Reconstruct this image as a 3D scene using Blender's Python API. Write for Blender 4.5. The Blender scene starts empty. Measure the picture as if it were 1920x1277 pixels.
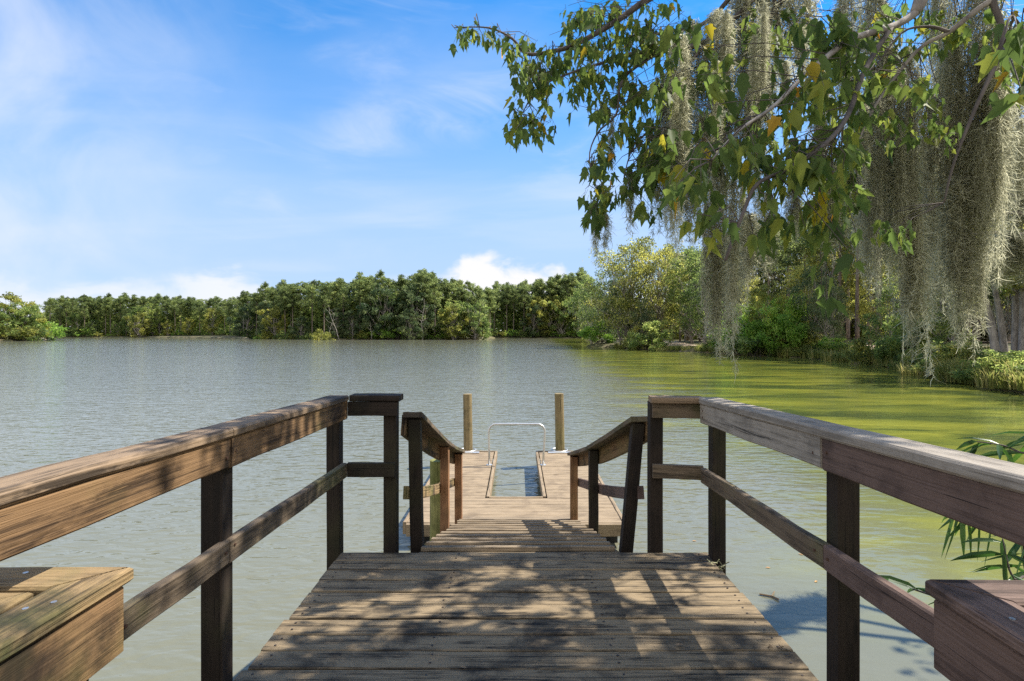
import bpy, math, random
import numpy as np
from mathutils import Vector, Matrix

R = math.radians
rng = np.random.default_rng(11)
random.seed(7)
sc = bpy.context.scene
col = sc.collection

# ------------------------------------------------------------------ camera
CAM_Z = 1.49
cd = bpy.data.cameras.new('camera'); cam = bpy.data.objects.new('camera', cd); col.objects.link(cam)
cam.location = (0, 0, CAM_Z); cam.rotation_euler = (R(90), 0, 0)
cd.sensor_width = 36; cd.lens = 18.75; cd.shift_x = -10/1920; cd.shift_y = -13.5/1920
cd.clip_start = .02; cd.clip_end = 6000
sc.camera = cam

# ------------------------------------------------------------------ world and sun
SUN_DIR = Vector((.75, .20, 1.0)).normalized()
SUN_EL = math.asin(SUN_DIR.z); SUN_AZ = math.atan2(SUN_DIR.x, SUN_DIR.y)
w = bpy.data.worlds.new("World"); sc.world = w; w.use_nodes = True
nt = w.node_tree; N = nt.nodes; Lk = nt.links
bg = N['Background']; SKY_STRENGTH = .15; bg.inputs['Strength'].default_value = SKY_STRENGTH
sky = N.new('ShaderNodeTexSky'); sky.sky_type = 'NISHITA'; sky.sun_disc = False
sky.sun_elevation = SUN_EL; sky.sun_rotation = SUN_AZ
sky.air_density = 1.0; sky.dust_density = .35; sky.ozone_density = 2.2; sky.altitude = 0

def wmath(op, a, b=None, c=None, clamp=False, tree=None):
    t = tree or nt
    n = t.nodes.new('ShaderNodeMath'); n.operation = op; n.use_clamp = clamp
    for i, v in enumerate((a, b, c)):
        if v is None: continue
        if isinstance(v, (int, float)): n.inputs[i].default_value = v
        else: t.links.new(v, n.inputs[i])
    return n.outputs[0]

def smooth(v, a, b, tree=None):
    t = tree or nt
    n = t.nodes.new('ShaderNodeMapRange'); n.interpolation_type = 'SMOOTHSTEP'
    t.links.new(v, n.inputs['Value']); n.inputs['From Min'].default_value = a; n.inputs['From Max'].default_value = b
    return n.outputs[0]

def wnoise(vec, scale, detail=5, rough=.55, dist=0, tree=None):
    t = tree or nt
    n = t.nodes.new('ShaderNodeTexNoise'); n.inputs['Scale'].default_value = scale
    n.inputs['Detail'].default_value = detail; n.inputs['Roughness'].default_value = rough
    n.inputs['Distortion'].default_value = dist
    if vec is not None: t.links.new(vec, n.inputs['Vector'])
    return n.outputs['Fac']

tc = N.new('ShaderNodeTexCoord'); sep = N.new('ShaderNodeSeparateXYZ')
Lk.new(tc.outputs['Generated'], sep.inputs[0])
X, Y, Z = sep.outputs
el = wmath('ARCSINE', Z); az = wmath('ARCTAN2', X, Y)
hs = N.new('ShaderNodeHueSaturation'); hs.inputs['Saturation'].default_value = 3.0; hs.inputs['Value'].default_value = .84
Lk.new(sky.outputs[0], hs.inputs['Color'])
dcomb = N.new('ShaderNodeCombineXYZ'); Lk.new(az, dcomb.inputs[0]); Lk.new(el, dcomb.inputs[1])
# high thin cirrus on a plane far overhead
zz = wmath('ADD', Z, .16)
cu, cv = wmath('DIVIDE', X, zz), wmath('DIVIDE', Y, zz)
comb = N.new('ShaderNodeCombineXYZ'); Lk.new(cu, comb.inputs[0]); Lk.new(cv, comb.inputs[1])
mp = N.new('ShaderNodeMapping'); mp.inputs['Rotation'].default_value = (0, 0, R(-38)); mp.inputs['Scale'].default_value = (.55, 1.25, 1)
mp.inputs['Location'].default_value = (3.3, 1.7, 0)
Lk.new(comb.outputs[0], mp.inputs[0])
c1 = wnoise(mp.outputs[0], 1.15, 6, .5, .7)
c2 = wnoise(comb.outputs[0], .55, 3, .5, .2)
cir = wmath('MULTIPLY', smooth(wmath('ADD', wmath('MULTIPLY', c1, .6), wmath('MULTIPLY', c2, .5)), .475, .80), .68)
haz = wmath('MULTIPLY', smooth(el, .60, .06), .92)           # milky air low over the lake
# cumulus bank low over the far wood, heaped by azimuth
az01 = wmath('DIVIDE', wmath('ADD', az, 1.0), 2.0)
fc = N.new('ShaderNodeFloatCurve'); Lk.new(az01, fc.inputs['Value'])
cu_pts = [(0, .30), (.1, .34), (.16, .36), (.21, .42), (.25, .50), (.27, .45), (.31, .33), (.36, .34), (.385, .46), (.41, .47), (.43, .52), (.445, .58), (.463, .74), (.478, .68), (.50, .60), (.528, .60), (.55, .46), (.58, .36), (.62, .42), (.72, .5), (.85, .4), (1, .3)]
cm = fc.mapping; c = cm.curves[0]
c.points[0].location = (0, cu_pts[0][1]); c.points[1].location = (1, cu_pts[-1][1])
for p in cu_pts[1:-1]: c.points.new(*p)
cm.update()
mp2 = N.new('ShaderNodeMapping'); mp2.inputs['Scale'].default_value = (1, 1.7, 1); Lk.new(dcomb.outputs[0], mp2.inputs[0])
n1 = wnoise(mp2.outputs[0], 16, 7, .55, .3); 
top = wmath('MULTIPLY', fc.outputs[0], .212)
edge = wmath('SUBTRACT', wmath('ADD', top, wmath('MULTIPLY', wmath('SUBTRACT', n1, .5), .11)), el)
cum = wmath('MULTIPLY', smooth(edge, -.010, .030), wmath('ADD', .55, wmath('MULTIPLY', smooth(top, .085, .125), .45)))
def mixc(a, b, f, tree=None):
    t = tree or nt
    m = t.nodes.new('ShaderNodeMix'); m.data_type = 'RGBA'
    for s, v in (('A', a), ('B', b)):
        i = m.inputs[6 if s == 'A' else 7]
        if isinstance(v, tuple): i.default_value = (*v, 1)
        else: t.links.new(v, i)
    if isinstance(f, (int, float)): m.inputs[0].default_value = f
    else: t.links.new(f, m.inputs[0])
    return m.outputs[2]
K = 1/SKY_STRENGTH
skc = mixc(hs.outputs[0], (.285*K, .355*K, .50*K), haz)
skc = mixc(skc, (.36*K, .42*K, .52*K), cir)
# white veil to the north-west and one drawn-out streak
mp3 = N.new('ShaderNodeMapping'); mp3.inputs['Rotation'].default_value = (0, 0, R(-16)); mp3.inputs['Scale'].default_value = (2.2, 8, 1); Lk.new(dcomb.outputs[0], mp3.inputs[0])
c3 = wnoise(mp3.outputs[0], 1.6, 7, .58, .9); c4 = wnoise(dcomb.outputs[0], 5.5, 6, .55, .5)
veil = wmath('MULTIPLY', wmath('MULTIPLY', smooth(az, -.38, -.82), smooth(c4, .28, .80)), .72)
ln_ = wmath('SUBTRACT', el, wmath('ADD', wmath('MULTIPLY', az, .26), .425))
stk = wmath('MULTIPLY', wmath('MULTIPLY', smooth(wmath('ABSOLUTE', ln_), .085, .0), smooth(wmath('ABSOLUTE', wmath('ADD', az, .16)), .30, .08)), wmath('MULTIPLY', smooth(c3, .32, .80), .75))
wsp = wmath('MULTIPLY', wmath('MULTIPLY', smooth(c3, .46, .82), smooth(el, .06, .25)), .28)
skc = mixc(skc, (.43*K, .46*K, .53*K), wmath('MAXIMUM', wmath('MAXIMUM', veil, stk), wsp))
skc = mixc(skc, (.50*K, .50*K, .52*K), cum)
# added broad cloud deck, unseen behind the camera, to fill the shaded sides
fill_cloud = wmath('MULTIPLY', smooth(wmath('ADD', wmath('MULTIPLY', Y, -1), wmath('MULTIPLY', wmath('SUBTRACT', c2, .5), .3)), -.40, .25), wmath('MULTIPLY', smooth(el, 1.05, .60), .9))
skc = mixc(skc, (.70*K, .68*K, .65*K), fill_cloud)
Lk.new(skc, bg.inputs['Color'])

sd = bpy.data.lights.new('sun', 'SUN'); sd.energy = 4.7; sd.angle = R(.53); sd.color = (1, .93, .82)
so = bpy.data.objects.new('sun', sd); col.objects.link(so); so.rotation_euler = SUN_DIR.to_track_quat('Z', 'Y').to_euler()
vs = sc.view_settings; vs.view_transform = 'Standard'; vs.look = 'None'; vs.exposure = 1.0; vs.gamma = 1
sc.cycles.use_denoising = False; sc.cycles.max_bounces = 8; sc.cycles.transparent_max_bounces = 8; sc.cycles.diffuse_bounces = 5

# ------------------------------------------------------------------ helpers
def at(px, py, D): return Vector(((px-970)/1000*D, D, CAM_Z-(py-625)/1000*D))

def tag(o, label=None, cat=None, group=None, kind=None):
    if label: o['label'] = label
    if cat: o['category'] = cat
    if group: o['group'] = group
    if kind: o['kind'] = kind
    return o

def empty(name, loc=(0, 0, 0), label=None, cat=None, group=None):
    o = bpy.data.objects.new(name, None); col.objects.link(o); o.location = loc; o.empty_display_size = .2
    return tag(o, label, cat, group)

def link(name, me, parent=None, rel=True):
    o = bpy.data.objects.new(name, me); col.objects.link(o)
    if parent is not None:
        o.parent = parent
        if rel:   # mesh is in world coordinates: keep it there
            o.matrix_parent_inverse = Matrix.Translation(parent.location).inverted() if parent.type == 'EMPTY' and parent.parent is None else parent.matrix_parent_inverse @ Matrix()
    return o

class MB:
    """collects boards, tubes and faces into one mesh with UVs (u along the grain) and a random tone"""
    def __init__(s): s.v = []; s.f = []; s.uv = []; s.r = []
    def board(s, p0, p1, wd, th, up=(0, 0, 1), seg=None, jit=.0012, bev=.004, m0=0, m1=0, tone=None, sag=0):
        p0, p1 = Vector(p0), Vector(p1); d = p1-p0; L = d.length; d.normalize()
        side = d.cross(Vector(up)).normalized(); u = side.cross(d).normalized()
        if seg is None: seg = max(2, min(14, int(L/.22)))
        hw, ht, b = wd/2, th/2, min(bev, wd*.3, th*.3)
        cs = [(-hw+b, -ht), (hw-b, -ht), (hw, -ht+b), (hw, ht-b), (hw-b, ht), (-hw+b, ht), (-hw, ht-b), (-hw, -ht+b)]
        per = [0]
        for i in range(8):
            a_, b_ = cs[i], cs[(i+1) % 8]; per.append(per[-1]+math.hypot(a_[0]-b_[0], a_[1]-b_[1]))
        base = len(s.v); uo, vo = random.uniform(0, 50), random.uniform(0, 50); tn = random.random() if tone is None else tone
        for i in range(seg+1):
            a = i/seg; dj = random.gauss(0, jit); dk = random.gauss(0, jit)
            sg = -sag*4*a*(1-a)
            for (cx, cy) in cs:
                sh = ((1-a)*m0+a*m1)*cx
                p = p0+d*(L*a+sh)+side*(cx+dj)+u*(cy+dk)+Vector((0, 0, sg))
                s.v.append(p[:]); s.r.append(tn)
        for i in range(seg):
            for k in range(8):
                k2 = (k+1) % 8
                s.f.append((base+i*8+k, base+i*8+k2, base+(i+1)*8+k2, base+(i+1)*8+k))
                ua, ub = uo+L*i/seg, uo+L*(i+1)/seg
                s.uv += [(ua, vo+per[k]), (ua, vo+per[k+1]), (ub, vo+per[k+1]), (ub, vo+per[k])]
        s.f.append(tuple(base+k for k in reversed(range(8)))); s.uv += [(uo+cs[k][1]*.3, vo+cs[k][0]) for k in reversed(range(8))]
        e = base+seg*8
        s.f.append(tuple(e+k for k in range(8))); s.uv += [(uo+L+cs[k][1]*.3, vo+cs[k][0]) for k in range(8)]
        return s
    def tube(s, pts, rad, n=8, cap=True, tone=None, jit=0):
        pts = [Vector(p) for p in pts]
        if isinstance(rad, (int, float)): rad = [rad]*len(pts)
        base = len(s.v); uo = random.uniform(0, 50); tn = random.random() if tone is None else tone
        prev = None; ln = 0
        lens = [0]
        for i in range(1, len(pts)): lens.append(lens[-1]+(pts[i]-pts[i-1]).length)
        for i, p in enumerate(pts):
            t = (pts[min(i+1, len(pts)-1)]-pts[max(i-1, 0)]).normalized()
            if prev is None:
                a = t.cross(Vector((0, 0, 1)) if abs(t.z) < .9 else Vector((1, 0, 0))).normalized()
            else: a = (prev-t*prev.dot(t)).normalized()
            prev = a; b = t.cross(a)
            for k in range(n):
                an = 2*math.pi*k/n; rr = rad[i]*(1+(random.uniform(-jit, jit) if jit else 0))
                s.v.append((p+a*math.cos(an)*rr+b*math.sin(an)*rr)[:]); s.r.append(tn)
        for i in range(len(pts)-1):
            for k in range(n):
                k2 = (k+1) % n
                s.f.append((base+i*n+k, base+i*n+k2, base+(i+1)*n+k2, base+(i+1)*n+k))
                v0, v1 = k/n*rad[i]*6.28, (k+1)/n*rad[i]*6.28
                s.uv += [(uo+lens[i], v0), (uo+lens[i], v1), (uo+lens[i+1], v1), (uo+lens[i+1], v0)]
        if cap:
            s.f.append(tuple(base+k for k in reversed(range(n)))); s.uv += [(uo+math.cos(k)*.05, math.sin(k)*.05) for k in range(n)]
            e = base+(len(pts)-1)*n
            s.f.append(tuple(e+k for k in range(n))); s.uv += [(uo+math.cos(k)*.05, math.sin(k)*.05) for k in range(n)]
        return s
    def face(s, pts, tone=0.5):
        b = len(s.v); s.v += [tuple(p) for p in pts]; s.r += [tone]*len(pts); s.f.append(tuple(range(b, b+len(pts)))); s.uv += [(p[0], p[1]) for p in pts]
    def mesh(s, name, mat, smooth=False):
        me = bpy.data.meshes.new(name); me.from_pydata(s.v, [], s.f)
        uvl = me.uv_layers.new(name='UVMap'); uvl.data.foreach_set('uv', np.array(s.uv, dtype=np.float32).ravel())
        at_ = me.attributes.new('tone', 'FLOAT', 'POINT'); at_.data.foreach_set('value', np.array(s.r, dtype=np.float32))
        me.materials.append(mat); me.update()
        if smooth: me.polygons.foreach_set('use_smooth', [True]*len(me.polygons))
        return me
    def build(s, name, mat, parent=None, smooth=False): return link(name, s.mesh(name, mat, smooth), parent)

def np_mesh(name, V, F, tone, mat):
    """V (n,3), F (m,k) all same k"""
    me = bpy.data.meshes.new(name); k = F.shape[1]
    me.vertices.add(len(V)); me.vertices.foreach_set('co', V.astype(np.float32).ravel())
    me.loops.add(F.size); me.loops.foreach_set('vertex_index', F.astype(np.int32).ravel())
    me.polygons.add(len(F)); me.polygons.foreach_set('loop_start', np.arange(0, F.size, k, dtype=np.int32))
    a = me.attributes.new('tone', 'FLOAT', 'POINT'); a.data.foreach_set('value', tone.astype(np.float32))
    me.materials.append(mat); me.update(calc_edges=True); me.validate()
    return me

# ------------------------------------------------------------------ materials
def newmat(name):
    m = bpy.data.materials.new(name); m.use_nodes = True
    return m, m.node_tree, m.node_tree.nodes['Principled BSDF']

def ramp(t, fac, stops):
    n = t.nodes.new('ShaderNodeValToRGB'); e = n.color_ramp.elements
    while len(e) < len(stops): e.new(.5)
    for x, (p, c_) in zip(e, stops): x.position = p; x.color = (*c_, 1)
    t.links.new(fac, n.inputs[0]); return n.outputs[0]

WK = .68
def wood(name, dark, mid, light, stain=(.03, .03, .02), stain_amt=.5, rough=.82, vscale=1, lo=.39, hi=.61, green=0, bump=.7, streak=.55):
    dark, mid, light, stain = [tuple(x*WK for x in c_) for c_ in (dark, mid, light, stain)]
    m, t, b = newmat(name)
    uv = t.nodes.new('ShaderNodeUVMap'); uv.uv_map = 'UVMap'
    def mapped(sx, sy):
        q = t.nodes.new('ShaderNodeMapping'); q.inputs['Scale'].default_value = (sx, sy*vscale, 1); t.links.new(uv.outputs[0], q.inputs[0]); return q.outputs[0]
    g1 = wnoise(mapped(2.2, 95), 1, 6, .62, .25, t)          # fine grain
    g2 = wnoise(mapped(.9, 17), 1, 4, .6, .8, t)             # broad streaks
    g3 = wnoise(mapped(3.5, 9), 1, 5, .65, .3, t)            # wear blotches
    vor = t.nodes.new('ShaderNodeTexVoronoi'); vor.inputs['Scale'].default_value = 1; t.links.new(mapped(1.1, 5.5), vor.inputs['Vector'])
    knot = smooth(vor.outputs['Distance'], .085, .02, t)
    ta = t.nodes.new('ShaderNodeAttribute'); ta.attribute_name = 'tone'
    f = wmath('ADD', wmath('ADD', wmath('MULTIPLY', g1, .36), wmath('MULTIPLY', g2, .34), tree=t), wmath('MULTIPLY', g3, .30), tree=t)
    f = wmath('ADD', f, wmath('MULTIPLY', wmath('SUBTRACT', ta.outputs['Fac'], .5, tree=t), .16, tree=t), tree=t)
    cc = ramp(t, f, [(lo, dark), ((lo+hi)/2, mid), (hi, light)])
    g4 = wnoise(mapped(1.1, 34), 1, 9, .74, .7, t); g5 = wnoise(mapped(4.5, 48), 1, 5, .7, .3, t)
    cc = mixc(cc, tuple(x*.8 for x in dark), wmath('MULTIPLY', wmath('MULTIPLY', smooth(g4, .45, .62, t), smooth(g3, .36, .54, t), tree=t), streak, tree=t), t)
    cc = mixc(cc, tuple(min(1, x*1.1) for x in light), wmath('MULTIPLY', smooth(g5, .54, .64, t), streak*.8, tree=t), t)
    oc = t.nodes.new('ShaderNodeNewGeometry')
    s1 = wnoise(oc.outputs['Position'], 3.1, 6, .6, .4, t)
    cc = mixc(cc, stain, wmath('MULTIPLY', smooth(s1, .47, .66, t), stain_amt, tree=t), t)
    if green:
        s2 = wnoise(oc.outputs['Position'], 1.7, 5, .6, .2, t)
        cc = mixc(cc, (.10, .12, .025), wmath('MULTIPLY', smooth(s2, .48, .68, t), green, tree=t), t)
    cc = mixc(cc, tuple(x*.45 for x in dark), wmath('MULTIPLY', knot, .7, tree=t), t)
    crack = smooth(wnoise(mapped(1.4, 60), 1, 4, .6, .6, t), .385, .33, t)
    cc = mixc(cc, tuple(x*.35 for x in dark), wmath('MULTIPLY', crack, .85, tree=t), t)
    t.links.new(cc, b.inputs['Base Color'])
    b.inputs['Roughness'].default_value = rough; b.inputs['Specular IOR Level'].default_value = .3
    bp = t.nodes.new('ShaderNodeBump'); bp.inputs['Strength'].default_value = bump; bp.inputs['Distance'].default_value = .009
    hgt = wmath('SUBTRACT', wmath('ADD', g1, wmath('MULTIPLY', g3, .5), tree=t), wmath('MULTIPLY', crack, 1.2), tree=t)
    t.links.new(hgt, bp.inputs['Height']); t.links.new(bp.outputs[0], b.inputs['Normal'])
    return m

W_deck = wood('weathered_deck_wood', (.012, .0105, .0085), (.076, .058, .037), (.36, .27, .16), (.018, .017, .015), .75, lo=.42, hi=.60, streak=1.0)
W_railL = wood('brown_rail_wood', (.040, .022, .011), (.135, .074, .034), (.29, .175, .085), (.018, .012, .008), .95, streak=.85, green=.25)
W_capL = wood('weathered_cap_wood', (.026, .020, .015), (.095, .068, .045), (.36, .255, .16), (.022, .017, .013), .85, streak=.85)
W_railR = wood('purple_brown_rail_wood', (.045, .027, .022), (.118, .074, .058), (.21, .142, .115), (.033, .021, .019), .5)
W_grey = wood('silver_grey_wood', (.11, .094, .078), (.28, .245, .205), (.46, .41, .345), (.09, .075, .065), .35)
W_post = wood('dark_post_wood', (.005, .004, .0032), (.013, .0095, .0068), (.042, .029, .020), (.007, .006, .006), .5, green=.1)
W_mid = wood('mid_rail_wood', (.032, .024, .017), (.088, .065, .044), (.22, .165, .11), (.022, .019, .014), .65, streak=.75, green=.35)
W_red = wood('reddish_treated_wood', (.10, .045, .022), (.26, .12, .055), (.42, .22, .11), (.05, .03, .02), .4, green=.15)
W_float = wood('tan_float_wood', (.085, .060, .036), (.255, .185, .112), (.44, .335, .215), (.12, .085, .06), .35, lo=.37, hi=.62)
W_ramp = wood('grey_ramp_wood', (.055, .042, .028), (.20, .15, .097), (.40, .31, .205), (.06, .05, .04), .45)
W_bench = wood('bench_wood', (.034, .024, .013), (.165, .108, .052), (.42, .29, .145), (.026, .022, .017), 1.0, green=.6, bump=1.2, streak=.9)
W_benchR = wood('purple_bench_wood', (.06, .036, .03), (.155, .095, .078), (.27, .185, .15), (.03, .022, .018), .7, bump=1, streak=.8)
W_pile = wood('pile_wood', (.07, .05, .02), (.21, .155, .07), (.36, .275, .14), (.05, .045, .02), .5, green=.3)
W_gpile = wood('mossy_pile_wood', (.06, .065, .012), (.20, .20, .05), (.40, .38, .14), (.03, .04, .012), .5, green=.6)

def plain(name, c_, rough=.5, metal=0):
    m, t, b = newmat(name)
    g = t.nodes.new('ShaderNodeNewGeometry'); n = wnoise(g.outputs['Position'], 40, 4, .6, 0, t)
    t.links.new(mixc(tuple(x*.75 for x in c_), tuple(min(1, x*1.15) for x in c_), n, t), b.inputs['Base Color'])
    b.inputs['Roughness'].default_value = rough; b.inputs['Metallic'].default_value = metal
    return m
M_galv = plain('galvanised_tube', (.62, .62, .60), .35, .6)
M_black = plain('black_float_plastic', (.012, .012, .012), .55)
M_screw = plain('screw_steel', (.55, .55, .55), .35, .9)

def leafmat(name, stops, trans=.35, rough=.5, objvar=.25, spec=.3):
    """stops: colour ramp over the per-leaf tone, shifted per tree"""
    m, t, b = newmat(name)
    ta = t.nodes.new('ShaderNodeAttribute'); ta.attribute_name = 'tone'
    oi = t.nodes.new('ShaderNodeObjectInfo')
    f = wmath('ADD', ta.outputs['Fac'], wmath('MULTIPLY', wmath('SUBTRACT', oi.outputs['Random'], .5, tree=t), objvar, tree=t), tree=t)
    cc = ramp(t, f, stops)
    t.links.new(cc, b.inputs['Base Color']); b.inputs['Roughness'].default_value = rough; b.inputs['Specular IOR Level'].default_value = spec
    tr = t.nodes.new('ShaderNodeBsdfTranslucent')
    gm = t.nodes.new('ShaderNodeHueSaturation'); gm.inputs['Saturation'].default_value = 1.0; gm.inputs['Value'].default_value = 1.9; t.links.new(cc, gm.inputs['Color'])
    t.links.new(gm.outputs[0], tr.inputs['Color'])
    mx = t.nodes.new('ShaderNodeMixShader'); mx.inputs[0].default_value = trans
    t.links.new(b.outputs[0], mx.inputs[1]); t.links.new(tr.outputs[0], mx.inputs[2])
    t.links.new(mx.outputs[0], t.nodes['Material Output'].inputs['Surface'])
    return m
L_pine = leafmat('pine_needles', [(0, (.042, .060, .024)), (.5, (.118, .160, .052)), (1, (.31, .345, .12))], .6)
L_oak = leafmat('oak_leaves', [(0, (.040, .062, .022)), (.5, (.118, .172, .045)), (1, (.33, .365, .11))], .64, objvar=.5)
L_gold = leafmat('yellow_green_leaves', [(0, (.080, .092, .026)), (.5, (.192, .205, .050)), (1, (.42, .40, .10))], .65, objvar=.3)
L_fresh = leafmat('fresh_green_leaves', [(0, (.06, .12, .02)), (.5, (.17, .28, .045)), (1, (.34, .42, .09))], .65)
L_dark = leafmat('dark_green_leaves', [(0, (.024, .048, .022)), (.5, (.075, .112, .045)), (1, (.20, .23, .095))], .42)
L_maple = leafmat('maple_leaves', [(0, (.030, .056, .018)), (.55, (.102, .152, .036)), (.80, (.20, .225, .038)), (.93, (.36, .29, .02)), (1, (.42, .20, .02))], .5, .58, 0, .18)
L_willow = leafmat('willow_leaves', [(0, (.02, .045, .012)), (.6, (.05, .12, .02)), (1, (.11, .22, .03))], .35, .35, 0, .5)
L_moss = leafmat('spanish_moss', [(0, (.075, .076, .052)), (.5, (.30, .298, .208)), (1, (.58, .565, .42))], .5, .9, .2, .1)
L_grass = leafmat('bank_grass', [(0, (.06, .09, .02)), (.5, (.17, .19, .045)), (1, (.40, .34, .14))], .45, .7, .4)

def bark(name, c0, c1):
    m, t, b = newmat(name)
    g = t.nodes.new('ShaderNodeTexCoord'); q = t.nodes.new('ShaderNodeMapping'); q.inputs['Scale'].default_value = (1, 1, .22); t.links.new(g.outputs['Object'], q.inputs[0])
    n = wnoise(q.outputs[0], 9, 7, .65, .4, t)
    t.links.new(ramp(t, n, [(.32, c0), (.68, c1)]), b.inputs['Base Color']); b.inputs['Roughness'].default_value = .9
    bp = t.nodes.new('ShaderNodeBump'); bp.inputs['Strength'].default_value = .6; bp.inputs['Distance'].default_value = .03
    t.links.new(n, bp.inputs['Height']); t.links.new(bp.outputs[0], b.inputs['Normal'])
    return m
B_pine = bark('pine_bark', (.075, .058, .048), (.26, .205, .165))
B_grey = bark('grey_bark', (.11, .095, .085), (.36, .32, .285))
B_dark = bark('dark_twig_bark', (.035, .028, .025), (.15, .125, .11))

# ------------------------------------------------------------------ lake outline, land, water
WZ = -1.16
C0 = np.array((-20.0, 80.0))
OUT = [(22.5, 23), (22.2, 25.2), (25.5, 32.7), (28.5, 39.6), (31, 46.5), (30.5, 56.4), (29, 61.6), (26.5, 68), (22.5, 80), (18.6, 90), (17.3, 98), (13.8, 105),
       (15, 112), (23, 156), (33.5, 277), (-12, 279), (-16, 221), (-81, 221), (-118, 236), (-150, 292), (-235, 335), (-310, 352), (-181, 206), (-171, 180),
       (-190, 150), (-220, 100), (-160, -10), (-60, -45), (-16, -14), (-6, -8), (2, -5), (5.2, -1.5), (6.6, 2.2), (9, 6.5), (13, 12.5), (18, 18.5)]
OUT_R = OUT[:10]; NEAR = [(22.5, 23), (18, 18.5), (13, 12.5), (9, 6.5), (6.6, 2.2), (5.2, -1.5)]
OUT = np.array(OUT); ang = np.arctan2(OUT[:, 1]-C0[1], OUT[:, 0]-C0[0]); rad = np.hypot(OUT[:, 0]-C0[0], OUT[:, 1]-C0[1])
o_ = np.argsort(ang); ang, rad = ang[o_], rad[o_]
NA = 1440
A = np.linspace(-math.pi, math.pi, NA, endpoint=False)
RR = np.interp(A, np.r_[ang-2*math.pi, ang, ang+2*math.pi], np.r_[rad, rad, rad])
RR = RR+.35*np.sin(A*97)+.3*np.sin(A*171+1)+.2*np.sin(A*313+2)
def shore_r(x, y):
    a = math.atan2(y-C0[1], x-C0[0]); return float(np.interp(a, A, RR, period=2*math.pi))
offs = [(-6, -2.6), (-1.2, -1.45), (0, WZ-.04), (.5, WZ+.22), (1.4, WZ+.48), (3, WZ+.62), (7, WZ+.75), (16, WZ+.9), (40, WZ+1.2), (120, WZ+2), (500, WZ+4), (2500, WZ+6)]
def ground_z(x, y):
    d = math.hypot(x-C0[0], y-C0[1])-shore_r(x, y)
    return float(np.interp(d, [o[0] for o in offs], [o[1] for o in offs]))
V = []
for k, (of, z) in enumerate(offs):
    r = RR+of; jz = (rng.random(NA)-.5)*(.16 if 2 < k < 8 else 0)
    V.append(np.c_[C0[0]+np.cos(A)*r, C0[1]+np.sin(A)*r, z+jz])
V = np.concatenate(V); F = []
i = np.arange(NA); j = (i+1) % NA
for k in range(len(offs)-1): F.append(np.c_[k*NA+i, (k+1)*NA+i, (k+1)*NA+j, k*NA+j])
F = np.concatenate(F)
mg, t, b = newmat('leaf_litter_ground')
g = t.nodes.new('ShaderNodeNewGeometry')
n1 = wnoise(g.outputs['Position'], .35, 6, .6, .3, t); n2 = wnoise(g.outputs['Position'], 9, 6, .7, 0, t)
cc = ramp(t, wmath('ADD', wmath('MULTIPLY', n1, .65, tree=t), wmath('MULTIPLY', n2, .35, tree=t), tree=t),
          [(.38, (.045, .060, .018)), (.50, (.10, .095, .04)), (.60, (.22, .17, .105)), (.70, (.40, .32, .23))])
t.links.new(cc, b.inputs['Base Color']); b.inputs['Roughness'].default_value = .95
bp = t.nodes.new('ShaderNodeBump'); bp.inputs['Distance'].default_value = .08; t.links.new(n2, bp.inputs['Height']); t.links.new(bp.outputs[0], b.inputs['Normal'])
me = np_mesh('ground', V, F, np.full(len(V), .5), mg); me.polygons.foreach_set('use_smooth', [True]*len(me.polygons))
tag(link('ground', me), kind='structure')

mw, t, b = newmat('lake_water')
g = t.nodes.new('ShaderNodeNewGeometry'); P = g.outputs['Position']
sx = t.nodes.new('ShaderNodeSeparateXYZ'); t.links.new(P, sx.inputs[0])
px_, py_ = sx.outputs[0], sx.outputs[1]
def wmap(scale, rot, loc=(0, 0, 0)):
    q = t.nodes.new('ShaderNodeMapping'); q.inputs['Scale'].default_value = scale; q.inputs['Rotation'].default_value = (0, 0, R(rot)); q.inputs['Location'].default_value = loc
    t.links.new(P, q.inputs[0]); return q.outputs[0]
# body colour: milky grey-green open water, yellow-green algae in the sheltered water along the right bank
big = wnoise(wmap((.10, .10, 1), 0), 1, 4, .5, .5, t); med = wnoise(wmap((.22, .65, 1), 12), 1, 5, .55, .6, t)
x0 = wmath('ADD', px_, wmath('MULTIPLY', wmath('SUBTRACT', med, .5, tree=t), 9, tree=t), tree=t)
far_ = wmath('MULTIPLY', py_, .04, tree=t)
alg = smooth(wmath('SUBTRACT', x0, far_, tree=t), 2.5, 7.6, t)
algc = ramp(t, med, [(.36, (.055, .075, .024)), (.50, (.130, .150, .030)), (.65, (.245, .248, .040))])
open_ = mixc((.125, .128, .090), (.165, .166, .118), big, t)
cc = mixc(open_, algc, alg, t)
t.links.new(cc, b.inputs['Base Color'])
b.inputs['Roughness'].default_value = .06; b.inputs['IOR'].default_value = 1.333
r1 = wnoise(wmap((2.5, 6.0, 1), 22), 1, 2, .45, .4, t)       # wind ripples, crests across the view
r2 = wnoise(wmap((5, 10, 1), 6), 1, 2, .5, .3, t)
r3 = wnoise(wmap((.45, 1.1, 1), 20), 1, 3, .5, .4, t)
calm = smooth(wmath('SUBTRACT', wmath('ADD', px_, wmath('MULTIPLY', py_, -.55, tree=t), tree=t), wmath('MULTIPLY', wmath('SUBTRACT', big, .5, tree=t), 3, tree=t), tree=t), -3.5, 1.2, t)
near = smooth(py_, 11, 4.5, t)
amp = wmath('SUBTRACT', 1, wmath('MULTIPLY', wmath('MULTIPLY', calm, near, tree=t), .86, tree=t), tree=t)
hgt = wmath('ADD', wmath('ADD', wmath('MULTIPLY', r1, .55, tree=t), wmath('MULTIPLY', r2, .16, tree=t), tree=t), wmath('MULTIPLY', r3, .6, tree=t), tree=t)
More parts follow.
